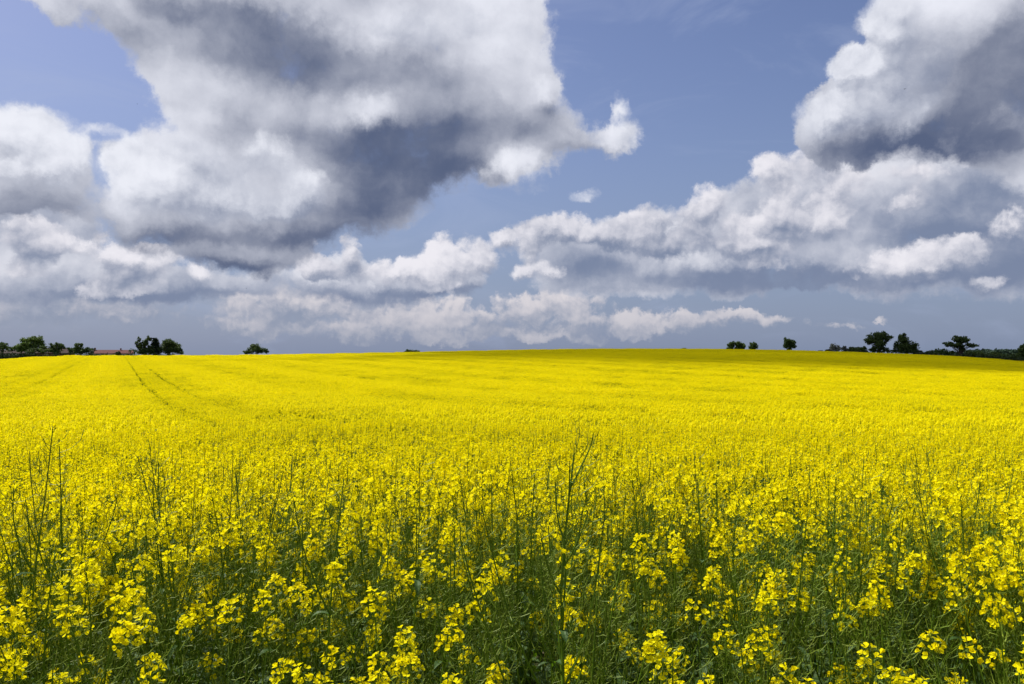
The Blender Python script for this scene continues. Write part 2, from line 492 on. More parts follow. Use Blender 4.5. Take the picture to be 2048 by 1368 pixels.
def plant_mat(name, col, col2, trans=0.3, rough=0.5, tcol=None, scale=9.0, spec=0.3, obj=0.0, bright=0.0):
    """leaf-like surface: diffuse and glossy reflection plus light through the blade, colour mottled in space"""
    m, t, q = mat_new(name)
    geo = t.nodes.new('ShaderNodeNewGeometry')
    n = t.nodes.new('ShaderNodeTexNoise'); n.inputs['Scale'].default_value = scale; n.inputs['Detail'].default_value = 3
    t.links.new(geo.outputs['Position'], n.inputs['Vector'])
    f = q.smooth(n.outputs[0], 0.3, 0.7)
    isl = q.m('ADD', q.m('MULTIPLY', geo.outputs['Random Per Island'], 0.5), q.m('MULTIPLY', f, 0.5))
    c = q.mix(isl, col, col2)
    p = t.nodes.new('ShaderNodeBsdfPrincipled')
    t.links.new(c, p.inputs['Base Color']); p.inputs['Roughness'].default_value = rough
    p.inputs['Specular IOR Level'].default_value = spec
    tr = t.nodes.new('ShaderNodeBsdfTranslucent')
    if tcol: tr.inputs[0].default_value = (*tcol, 1)
    else: t.links.new(c, tr.inputs[0])
    ms = t.nodes.new('ShaderNodeMixShader'); ms.inputs[0].default_value = trans
    t.links.new(p.outputs[0], ms.inputs[1]); t.links.new(tr.outputs[0], ms.inputs[2])
    o = t.nodes.new('ShaderNodeOutputMaterial'); t.links.new(ms.outputs[0], o.inputs[0])
    return m


M_PETAL = plant_mat('rape_petal', (0.93, 0.85, 0.003), (0.92, 0.78, 0.002), 0.45, 0.6, None, 6.0, 0.05)
M_BUD = plant_mat('rape_bud', (0.42, 0.44, 0.03), (0.30, 0.36, 0.03), 0.2, 0.5, None, 30.0)
M_STEM = plant_mat('rape_stem', (0.075, 0.140, 0.006), (0.115, 0.185, 0.010), 0.05, 0.5, None, 5.0, 0.15)
M_POD = plant_mat('rape_pod', (0.13, 0.21, 0.010), (0.24, 0.30, 0.035), 0.2, 0.5, None, 12.0, 0.2)
M_LEAF = plant_mat('rape_leaf', (0.045, 0.100, 0.018), (0.095, 0.150, 0.055), 0.3, 0.55, (0.12, 0.24, 0.006), 14.0, 0.15)
MATS = [M_PETAL, M_BUD, M_STEM, M_POD, M_LEAF]
PET, BUD, STM, POD, LEF = range(5)

# ================================================================== terrain
_r = np.array([0.0, 1.5, 3.0, 8.5, 14, 24, 35, 50, 70, 100, 150, 200, 250, 300, 340])
_d = np.array([0.44, .47, .60, 1.0, 1.3, 1.75, 2.1, 2.45, 2.6, 2.4, 1.75, 1.2, .75, .35, .3])
_x = np.array([-400, 0, 130, 400, 600, 800, 900, 1000, 1100, 1200, 1300, 1400, 1500, 1600, 1700, 1800, 1900, 2048, 2400])
_y = np.array([722, 716, 710.5, 710.5, 708, 704.5, 702.5, 700.5, 698.5, 697.5, 697.5, 698, 699, 701.5, 704.5, 707.5, 711.5, 719, 738])
REDGE = 300.0
CROP = 1.26                        # height of the flowering canopy


def canopy_depth(r):
    f = lambda q: np.interp(q, _r, _d)
    r = np.asarray(r, float)
    return (f(r * 0.88) + f(r * 0.94) + f(r) + f(r * 1.06) + f(r * 1.12)) / 5


def ground_h(x, y):
    x = np.asarray(x, float); y = np.asarray(y, float)
    r = np.hypot(x, y); az = np.arctan2(x, np.maximum(y, 1e-3))
    az = np.where(y <= 0, np.sign(x) * 1.2, np.clip(az, -1.2, 1.2))
    px = 1024 + FPX * np.tan(np.clip(az, -0.72, 0.72))
    yy = np.interp(px, _x, _y)
    yy = (yy + np.interp(px - 40, _x, _y) + np.interp(px + 40, _x, _y)) / 3
    E = (708 - yy) / FPX
    want = E * REDGE + canopy_depth(REDGE)
    t = np.clip((r - 50) / (REDGE - 50), 0, 1)
    s = t * t * (3 - 2 * t) * 0.45 + t ** 1.4 * 0.55
    h = CAM_Z - canopy_depth(np.minimum(r, REDGE)) - CROP + want * s
    out = np.maximum(r - REDGE, 0)
    h = h - 0.012 * out * np.minimum(out / 30, 1) * (out < 500) - 6.0 * (out >= 500)
    return h


def H(x, y):
    return float(ground_h(np.array([x]), np.array([y]))[0])


def at(px, r, dz=0.0, lift=False):
    """point on the ground at horizontal distance r under the photograph's column px"""
    a = ae(px, 708)[0]
    x, y = r * math.sin(a), r * math.cos(a)
    return Vector((x, y, H(x, y) + dz))


def z_at(py, r, px=1024):
    d = px_dir(px, py)
    return CAM_Z + r * d.z / math.hypot(d.x, d.y)


def build_ground():
    mb = MB()
    rr = np.concatenate([[0], np.geomspace(0.6, 320, 90), np.geomspace(340, 9000, 40)])
    aa = np.concatenate([np.linspace(-0.75, 0.75, 121), np.linspace(0.75, 2 * math.pi - 0.75, 60)[1:-1]])
    A, Q = np.meshgrid(aa, rr)
    X = Q * np.sin(A); Y = Q * np.cos(A)
    Z = ground_h(X, Y)
    far = Q > 800
    Z = np.where(far, np.minimum(Z, -9.0), Z)
    V = np.stack([X, Y, Z], -1).reshape(-1, 3)
    n = len(aa); F = []
    for i in range(len(rr) - 1):
        for j in range(n):
            a, b = i * n + j, i * n + (j + 1) % n
            F += [(a, b + n, b), (a, a + n, b + n)]
    mb.add(V, F)
    m, t, q = mat_new('ground_soil_and_grass')
    geo = t.nodes.new('ShaderNodeNewGeometry')
    n1 = t.nodes.new('ShaderNodeTexNoise'); n1.inputs['Scale'].default_value = 1.7; n1.inputs['Detail'].default_value = 8
    t.links.new(geo.outputs['Position'], n1.inputs['Vector'])
    c = q.mix(q.smooth(n1.outputs[0], .35, .65), (0.035, 0.050, 0.014), (0.075, 0.065, 0.038))
    n2 = t.nodes.new('ShaderNodeTexNoise'); n2.inputs['Scale'].default_value = 0.006; n2.inputs['Detail'].default_value = 4
    t.links.new(geo.outputs['Position'], n2.inputs['Vector'])
    ln = q.v('LENGTH', geo.outputs['Position'], out='value')
    c2 = q.mix(q.smooth(n2.outputs[0], .45, .55), (0.05, 0.085, 0.02), (0.09, 0.11, 0.035))
    c = q.mix(q.smooth(ln, 300, 330), c, c2)
    p = t.nodes.new('ShaderNodeBsdfPrincipled'); t.links.new(c, p.inputs['Base Color']); p.inputs['Roughness'].default_value = 0.95; p.inputs['Specular IOR Level'].default_value = 0.05
    o = t.nodes.new('ShaderNodeOutputMaterial'); t.links.new(p.outputs[0], o.inputs[0])
    g_ = mb.build('ground', m, smooth=True)
    tag(g_, kind='structure')


build_ground()

# ================================================================== rapeseed plants
def petal_tpl(lod):
    """one petal pointing along +X, narrow claw and broad rounded blade, cupped upwards"""
    if lod == 0:
        V = [(0, 0, 0), (.0045, -.0016, .0012), (.0045, .0016, .0012), (.0085, -.0050, .0022), (.0085, .0050, .0022),
             (.0125, -.0042, .0016), (.0125, .0042, .0016), (.0140, 0, .0006), (.0095, 0, .0010)]
        F = [(0, 1, 8), (0, 8, 2), (1, 3, 8), (3, 5, 8), (5, 7, 8), (8, 7, 6), (8, 6, 4), (8, 4, 2)]
    elif lod == 1:
        V = [(.001, 0, 0), (.009, -.0055, .0022), (.009, .0055, .0022), (.0140, 0, .0004)]
        F = [(0, 1, 3), (0, 3, 2)]
    return np.array(V), np.array(F)


def flower_tpl(lod, r):
    mb = MB()
    V, F = petal_tpl(lod)
    ph = r.uniform(0, 6.28); base_l = r.uniform(.15, 1.05)
    for k in range(4):
        a = ph + k * math.pi / 2 + r.normal(0, .2)
        lift = base_l + r.uniform(-.25, .35)
        s = r.uniform(.85, 1.12)
        W = V * s
        c, sn = math.cos(lift), math.sin(lift)
        W = np.stack([W[:, 0] * c - W[:, 2] * sn, W[:, 1], W[:, 0] * sn + W[:, 2] * c], 1)
        ca, sa = math.cos(a), math.sin(a)
        W = np.stack([W[:, 0] * ca - W[:, 1] * sa, W[:, 0] * sa + W[:, 1] * ca, W[:, 2]], 1)
        mb.add(W, F, PET)
    return mb


FL = {0: [flower_tpl(0, rng).arrays() for _ in range(16)], 1: [flower_tpl(1, rng).arrays() for _ in range(16)]}


def put(mb, tpl, pos, d, spin, s=1.0, mat=None):
    V, F, m = tpl
    a, b, c = frame(d)
    ca, sa = math.cos(spin), math.sin(spin)
    X = a * ca + b * sa; Y = -a * sa + b * ca
    W = pos + s * (V[:, :1] * X + V[:, 1:2] * Y + V[:, 2:3] * c)
    mb.V.append(W); mb.F.append(F + mb.n); mb.M.append(m if mat is None else np.full(len(F), mat, np.int32)); mb.n += len(W)


_b = np.array([(0, 0, 0), (.0013, 0, .002), (-.0007, .0012, .002), (-.0007, -.0012, .002), (0, 0, .0058)])
_bf = np.array([(0, 2, 1), (0, 3, 2), (0, 1, 3), (1, 2, 4), (2, 3, 4), (3, 1, 4)])
BUDT = (_b, _bf, np.full(6, BUD, np.int32))


def flower_head(mb, top, axis, r, lod, n=11, spread=1.0, tall=1.0):
    """flowers, pedicels and buds round the tip of a stem; the open flowers stand in a dome below the buds"""
    axis = unit(axis)
    a, b, _ = frame(axis)
    if lod <= 1:
        nb = (14, 3)[lod]
        for k in range(nb):
            t = r.uniform(0, 6.28); rr = r.uniform(0, .008) * spread
            p = top + rr * (math.cos(t) * a + math.sin(t) * b) + axis * r.uniform(-.006, .006)
            put(mb, BUDT, p, axis + .9 * (math.cos(t) * a + math.sin(t) * b) * rr / .008, t, r.uniform(.9, 1.4) * (1, 1.7)[lod])
        for k in range(n):
            u = (k + r.uniform(0, .6)) / n
            t = k * 2.4 + r.uniform(-.4, .4)
            side = math.cos(t) * a + math.sin(t) * b
            rr = (.009 + .0175 * u ** .6) * spread * r.uniform(.8, 1.15)
            hh = -.004 - u * .062 * tall + .010 * r.uniform(-1, 1)
            p = top + side * rr + axis * (hh + .012)
            d = axis * (.9 - .5 * u) + side * (.4 + .8 * u) + r.normal(0, .32, 3)
            put(mb, FL[lod][r.integers(16)], p, d, r.uniform(0, 6.28), r.uniform(.82, 1.12) * (1, 1.1)[lod])
            if lod == 0:
                base = top + axis * (hh - .006)
                mid = (base + p) / 2 - axis * .002
                tube(mb, [base, mid, p], [.0007, .0006, .0008], 3, STM)
    else:
        # a dozen ragged petal-sized facets that fill the same dome
        cnt = {2: 14, 3: 6}[lod]; sz = {2: .0155, 3: .026}[lod]
        for k in range(cnt):
            u = (k + .5) / cnt; t = k * 2.4 + r.uniform(0, .8)
            side = math.cos(t) * a + math.sin(t) * b
            p = top + side * (.010 + .024 * u ** .6) * spread + axis * (.008 - u * .058 * tall)
            d = axis * (.9 - .5 * u) + side * (.5 + .7 * u) + r.normal(0, .35, 3)
            X, Y, Z = frame(d); sp = r.uniform(0, 6.28)
            X, Y = X * math.cos(sp) + Y * math.sin(sp), Y * math.cos(sp) - X * math.sin(sp)
            s = sz * r.uniform(.75, 1.2)
            mb.add([p + X * s, p + Y * s * .8 + Z * s * .3, p - X * s, p - Y * s * .8 + Z * s * .3], [(0, 1, 2), (0, 2, 3)], PET)


def pods(mb, pts, r, lod, n, ln=.045):
    """young seed pods on thin stalks along the axis pts, curving outwards and up"""
    pts = np.asarray(pts); m = len(pts)
    for k in range(n):
        u = (k + r.uniform(0, .8)) / n * (m - 1)
        i = min(int(u), m - 2); f = u - i
        p = pts[i] * (1 - f) + pts[i + 1] * f
        ax = unit(pts[i + 1] - pts[i]); a, b, _ = frame(ax)
        t = k * 2.4 + r.uniform(-.5, .5)
        side = math.cos(t) * a + math.sin(t) * b
        L = ln * r.uniform(.55, 1.25)
        o1 = r.uniform(-.15, .25); side = unit(side + r.normal(0, .25, 3))
        e1 = p + side * L * .42 + ax * L * (.05 + o1 * .3)
        e2 = p + side * L * .85 + ax * L * (.28 + o1)
        e3 = p + side * L * 1.0 + ax * L * (.85 + o1) + r.normal(0, .006, 3)
        if lod == 0:
            tube(mb, [p, e1, e2, e3], [.0005, .0007, .0012, .0004], 3, POD)
        else:
            w = (.0018, .003)[lod - 1] if lod < 3 else .004
            s = np.cross(ax, side) * w
            mb.add([p, e1 + s, e1 - s, e3], [(0, 1, 2), (1, 3, 2)], POD)


def leaf(mb, base, side, r, L, W, lod, droop=.5):
    """a clasping lance-shaped leaf, folded a little along the middle"""
    side = unit(side); up = np.array([0, 0, 1.0]); c = np.cross(side, up)
    k = (5, 3, 2, 1)[lod]
    V = []; tw = r.normal(0, .25)
    prof = lambda u: (math.sin(math.pi * min(u * .9 + .12, 1)) ** .8)
    for i in range(k + 1):
        u = i / k
        p = base + side * L * (u * .95 - .18 * u * u) + up * L * (.45 * u - droop * 1.0 * u * u)
        w = W * prof(u) * .5 * (1 + .18 * math.sin(i * 2.3 + L * 90))
        cc = c * math.cos(tw * u) + up * math.sin(tw * u)
        V += [p - cc * w + up * w * .25, p - up * w * .12, p + cc * w + up * w * .25]
    F = []
    for i in range(k):
        a = i * 3
        F += [(a, a + 1, a + 4), (a, a + 4, a + 3), (a + 1, a + 2, a + 5), (a + 1, a + 5, a + 4)]
    mb.add(V, F, LEF)


def curve(p0, d0, L, r, n=5, up=.5, wob=.1):
    p = np.array(p0, float); d = unit(d0); P_ = [p.copy()]
    for i in range(n):
        d = unit(d + np.array([0, 0, up / n * 2]) + r.normal(0, wob / 2, 3))
        p = p + d * L / n; P_.append(p.copy())
    return np.array(P_)


def make_plant(r, lod, height=1.28, nbr=5, style='bloom', hp=.85, nfl=None, thick=1.0):
    """returns dict of MB parts: stem, leaves, flower heads (list); all about the foot of the plant"""
    st = MB(); lf = MB(); pd = MB(); heads = []
    sides = (5, 3, 3, 3)[lod]; seg = (9, 5, 3, 2)[lod]
    lean = r.normal(0, .055, 2)
    main = curve((0, 0, 0), (lean[0], lean[1], 1), height, r, seg, .15, .10)
    rad = np.linspace(.0058, .0017, len(main)) * thick
    if lod >= 2: rad = rad * 1.2
    tube(st, main, rad, sides, STM)

    def at_t(t):
        u = t * (len(main) - 1); i = min(int(u), len(main) - 2); f = u - i
        return main[i] * (1 - f) + main[i + 1] * f, unit(main[i + 1] - main[i])
    fl_main = nfl or (24, 15, 0, 0)[lod]
    ph0 = r.uniform(0, 6.28)

    def head(pts, n, sp, tall):
        h = MB()
        flower_head(h, pts[-1], pts[-1] - pts[-2], r, lod, n, sp, tall)
        heads.append(h)
    if style == 'bloom':
        head(main, fl_main, r.uniform(.95, 1.25), r.uniform(.8, 1.4))
    pd_pts = np.array([at_t(t)[0] for t in np.linspace(.72, .955, 6)])
    if style != 'bloom': pd_pts = np.array([at_t(t)[0] for t in np.linspace(.62, 1.0, 8)])
    pl = [pd]
    pods(pd, pd_pts, r, lod, (34 if style == 'bloom' else 34, 10, 4, 0)[lod], .055)
    for k in range(nbr):
        t = .34 + .48 * (k + r.uniform(0, .7)) / nbr
        p, ax = at_t(t)
        ph = ph0 + k * 2.4 + r.uniform(-.4, .4)
        side = np.array([math.cos(ph), math.sin(ph), 0])
        topz = height * r.uniform(.76, 1.0) if style == 'bloom' else height * r.uniform(.80, .97)
        L = max(.16, (topz - p[2]) * 1.12)
        bp = curve(p, side * .85 + ax * 1.0, L, r, (6, 4, 2, 1)[lod], .95, .12)
        tube(st, bp, np.linspace(.0028, .0012, len(bp)) * (max(1, thick) if lod < 2 else 1.3), (4, 3, 3, 3)[lod], STM)
        u0 = .38
        q = np.array([bp[min(int(u * (len(bp) - 1)), len(bp) - 2)] * (1 - (u * (len(bp) - 1) - min(int(u * (len(bp) - 1)), len(bp) - 2)))
                      + bp[min(int(u * (len(bp) - 1)), len(bp) - 2) + 1] * (u * (len(bp) - 1) - min(int(u * (len(bp) - 1)), len(bp) - 2))
                      for u in np.linspace(u0, .93, 5)])
        pb = MB(); pl.append(pb)
        pods(pb, q, r, lod, (26, 6, 2, 0)[lod], .05)
        if (style == 'bloom' and r.random() < hp) or (style != 'bloom' and r.random() < .2):
            head(bp, int(max(4, (nfl or (18, 12, 0, 0)[lod]) * r.uniform(.6, 1.1))), r.uniform(.75, 1.1), r.uniform(.6, 1.2))
        if lod <= 1 or r.random() < .4:
            leaf(lf, p, side, r, r.uniform(.05, .10), r.uniform(.014, .024), lod, r.uniform(.3, .9))
    if thick > 1:                       # the antler-like tip of the tallest stalk
        for k in range(9):
            p, ax = at_t(.60 + .043 * k)
            ph = k * 2.4 + .5
            bp = curve(p, np.array([math.cos(ph), .4 * math.sin(ph), 0]) * 1.1 + ax, r.uniform(.10, .24), r, 5, .8, .15)
            tube(st, bp, np.linspace(.0030, .0012, len(bp)), 4, STM)
            pb = MB(); pl.append(pb); pods(pb, bp[2:], r, lod, 9, .04)
    nl = (12, 7, 3, 1)[lod]
    for k in range(nl):
        t = .10 + .42 * (k + r.random()) / nl
        p, ax = at_t(t); ph = r.uniform(0, 6.28)
        leaf(lf, p, (math.cos(ph), math.sin(ph), 0), r, r.uniform(.10, .24) * (1 if t > .3 else 1.25), r.uniform(.032, .075), lod, r.uniform(.3, 1.0))
    return dict(stem=st, pods=pl, leaves=lf, heads=heads, height=height)


def whole(d):
    mb = MB()
    for k in ('stem', 'leaves'): mb.merge(d[k])
    for q in d['pods']: mb.merge(q)
    for h in d['heads']: mb.merge(h)
    return mb


# ------------------------------------------------------------------ tramlines
def rut_clear(x, y):
    """how far a point is from the nearest wheel rut (rows 12 m apart, two ruts each); large near the field's edge"""
    c = x + 0.4974 * y
    best = 9.0
    for off in (0.0, 2.404):
        q = (c - 2.6 - off + 6.0) % 12.0 - 6.0
        best = min(best, abs(q) / 1.117)
    return best


# ------------------------------------------------------------------ the rest of the crop, one object
VCOL = bpy.data.collections.new('rapeseed_patches')   # sources of the patches, not linked to the scene


def patch(name, size, n, lod, seed, hmean, n_br, hp=1.0, bare=.05):
    r = np.random.default_rng(seed)
    lib = [whole(make_plant(r, lod, hmean * r.uniform(.90, 1.07), n_br + int(r.integers(-1, 2)), 'bloom', hp)) for _ in range(8)]
    lib += [whole(make_plant(r, lod, hmean * r.uniform(1.0, 1.10), 3, 'bare'))]
    mb = MB(); k = int(math.ceil(math.sqrt(n))); c = 0
    for i in range(k):
        for j in range(k):
            if c >= n: break
            c += 1
            x = ((i + r.uniform(0, 1)) / k - .5) * size; y = ((j + r.uniform(0, 1)) / k - .5) * size
            src = lib[int(r.integers(8))] if r.random() > bare else lib[8]
            M = Matrix.Translation((x, y, 0)) @ Matrix.Rotation(r.uniform(0, 6.28), 4, 'Z') @ Matrix.Scale(r.uniform(.93, 1.06), 4)
            mb.merge(src, M)
    o = bpy.data.objects.new(name, mb.mesh(name, MATS))
    VCOL.objects.link(o)
    return o


def stuff_crop():
    patches = []
    for k in range(6): patches.append(patch('a%d_near_patch' % k, .5, 9, 1, 100 + k, CROP, 6))
    for k in range(6): patches.append(patch('b%d_middle_patch' % k, 1.0, 36, 2, 200 + k, CROP, 5))
    for k in range(2): patches.append(patch('c%d_middle_thin_patch' % k, 1.0, 32, 2, 250 + k, CROP * .97, 4, .55, .15))
    for k in range(5): patches.append(patch('d%d_far_patch' % k, 2.0, 136, 3, 300 + k, CROP, 5))
    for k in range(2): patches.append(patch('e%d_far_thin_patch' % k, 2.0, 110, 3, 350 + k, CROP * .97, 4, .55, .15))
    print('patch faces', [len(o.data.polygons) for o in patches])
    V = []; idx = []; rot = []; sc = []
    r = np.random.default_rng(5)

    def add(x, y, var, s=1.0, hs=1.0):
        V.append((x, y, H_(x, y))); idx.append(var); rot.append(r.integers(4) * math.pi / 2 + r.normal(0, .1)); sc.append((s, s, hs))
    # vectorised ground lookup
    pts = []
    # 0.5 m patches close by
    for x in np.arange(-16, 16, .5):
        for y in np.arange(-1.0, 15, .5):
            xx, yy = x + r.uniform(-.1, .1), y + r.uniform(-.1, .1)
            d = math.hypot(xx, yy); a = abs(math.atan2(xx, yy))
            if d > 15.0 or yy < .5 - abs(xx) * .05: continue
            if a < NEAR_AZ and d < NEAR_R + .10: continue
            if d < 1.5: continue
            if a > .95: continue
            if d > 7.5 and rut_clear(xx, yy) < .30 + r.uniform(0, .06): continue
            pts.append((xx, yy, int(r.integers(6)), 1.0, r.normal(1, .05)))
    # wider patches stand in slots between the wheel ruts, which run 12 m apart in x, 10.746 m square to the rows
    ROW = 12.0 / 1.11685; th = math.atan(.4974)
    cs, sn = math.cos(th), math.sin(th)
    for (slots, lo, hi, v0, nv) in ((10, 14.0, 52.0, 6, 6), (5, 51.0, REDGE - 1.0, 14, 5)):
        w = ROW / slots; base = 2.6 * cs            # u of the first rut
        i0, i1 = int(-290 / w), int(400 / w)
        for i in range(i0, i1):
            u = base + (i + .5) * w
            m_ = i % slots; e = 2 if slots == 10 else 1
            # ruts lie at the slot edges 0 and e
            left = m_ == 0 or m_ == e; right = m_ == (e - 1) or m_ == slots - 1
            for v in np.arange(-60, 340, w):
                xx, yy = u * cs - v * sn, u * sn + v * cs
                d = math.hypot(xx, yy)
                if yy <= 0 or d <= lo or d > hi or abs(math.atan2(xx, yy)) > (.86 if slots == 10 else .80): continue
                gap = (.21 if slots == 10 else .17) * (1.0 if d > 18 else .6) * (.9 + .25 * math.sin(v * .21 + i) ** 2)
                du = 0.0; sw = w * 1.06 / (1.0 if slots == 10 else 2.0)
                if left or right:
                    sw = (w - gap * (1 if left != right else 2)) / (1.0 if slots == 10 else 2.0)
                    du = gap / 2 * ((1 if left else 0) - (1 if right else 0))
                else:
                    du = r.uniform(-.1, .1) * w
                jv = r.uniform(-.12, .12) * w
                xx, yy = (u + du) * cs - (v + jv) * sn, (u + du) * sn + (v + jv) * cs
                # slow changes of height and of bloom over the field, drawn out along the drill rows
                from mathutils import noise as mn
                q1 = mn.noise(Vector((u * .16, v * .035, 3.0))) + .6 * mn.noise(Vector((u * .5, v * .12, 9.0)))
                q2 = mn.noise(Vector((u * .10, v * .03, 30.0))) + .5 * mn.noise(Vector((u * .8, v * .2, 50.0)))
                thin = q2 > .30 and r.random() < .7
                hs = 1 + .045 * q1 + r.normal(0, .02)
                if left or right: hs *= (.89 if slots == 10 else .92); thin = thin or r.random() < .35
                pts.append((xx, yy, v0 + (nv + int(r.integers(2)) if thin else int(r.integers(nv))), sw, hs))
    P_ = np.array(pts)
    z = ground_h(P_[:, 0], P_[:, 1])
    n = len(P_)
    print('crop patches', n)
    me = bpy.data.meshes.new('rapeseed_crop')
    me.vertices.add(n)
    me.vertices.foreach_set('co', np.stack([P_[:, 0], P_[:, 1], z], 1).astype(np.float32).ravel())
    ai = me.attributes.new('variant', 'INT', 'POINT'); ai.data.foreach_set('value', P_[:, 2].astype(np.int32))
    ar = me.attributes.new('turn', 'FLOAT_VECTOR', 'POINT')
    rz = r.integers(4, size=n) * math.pi / 2 + np.where(P_[:, 2] >= 6, math.atan(.4974), r.normal(0, .3, n))
    ar.data.foreach_set('vector', np.stack([np.zeros(n), np.zeros(n), rz], 1).astype(np.float32).ravel())
    as_ = me.attributes.new('grow', 'FLOAT_VECTOR', 'POINT')
    as_.data.foreach_set('vector', np.stack([P_[:, 3], P_[:, 3], P_[:, 4]], 1).astype(np.float32).ravel())
    o = bpy.data.objects.new('rapeseed_crop', me)
    link(o); tag(o, 'dense yellow flowering rapeseed crop covering the whole field', 'crop', kind='stuff')
    for q in MATS: me.materials.append(q)
    gn = bpy.data.node_groups.new('plant_out_crop', 'GeometryNodeTree')
    gn.interface.new_socket('Geometry', in_out='INPUT', socket_type='NodeSocketGeometry')
    gn.interface.new_socket('Geometry', in_out='OUTPUT', socket_type='NodeSocketGeometry')
    N = gn.nodes.new; L = gn.links.new
    gi, go = N('NodeGroupInput'), N('NodeGroupOutput')
    ci = N('GeometryNodeCollectionInfo'); ci.inputs['Collection'].default_value = VCOL
    ci.inputs['Separate Children'].default_value = True; ci.inputs['Reset Children'].default_value = True
    ip = N('GeometryNodeInstanceOnPoints'); ip.inputs['Pick Instance'].default_value = True

    def attr(name, typ):
        a = N('GeometryNodeInputNamedAttribute'); a.data_type = typ; a.inputs['Name'].default_value = name
        return a.outputs['Attribute']
    L(gi.outputs[0], ip.inputs['Points']); L(ci.outputs[0], ip.inputs['Instance'])
    L(attr('variant', 'INT'), ip.inputs['Instance Index'])
    L(attr('turn', 'FLOAT_VECTOR'), ip.inputs['Rotation']); L(attr('grow', 'FLOAT_VECTOR'), ip.inputs['Scale'])
    L(ip.outputs[0], go.inputs[0])
    md = o.modifiers.new('plant_out_crop', 'NODES'); md.node_group = gn
    return o


# ------------------------------------------------------------------ the 300 plants that stand nearest
NEAR_AZ = 0.64
NEAR_R = 3.7


def part(name, mb, parent, mats=MATS):
    return mb.build(name, mats, parent)


def single_plant(r, height, nbr, style, nfl=None, hp=.6):
    """a thing: stem (> seed_pods), leaves, one child per flower head"""
    d = make_plant(r, 0, height, nbr, style, hp, nfl)
    root = empty('rapeseed_plant')
    s = part('stem', d['stem'], root)
    [part('seed_pods', q, s) for q in d['pods']]
    part('foliage', d['leaves'], root)
    for h in d['heads']: part('flower_head', h, root)
    return root


def copy_tree(o, kids, parent=None):
    c = o.copy(); COL.objects.link(c); c.parent = parent
    for ch, sub in kids: copy_tree(ch, sub, c)
    return c


def tree_of(o, all_):
    return [(c, tree_of(c, all_)) for c in all_ if c.parent == o]


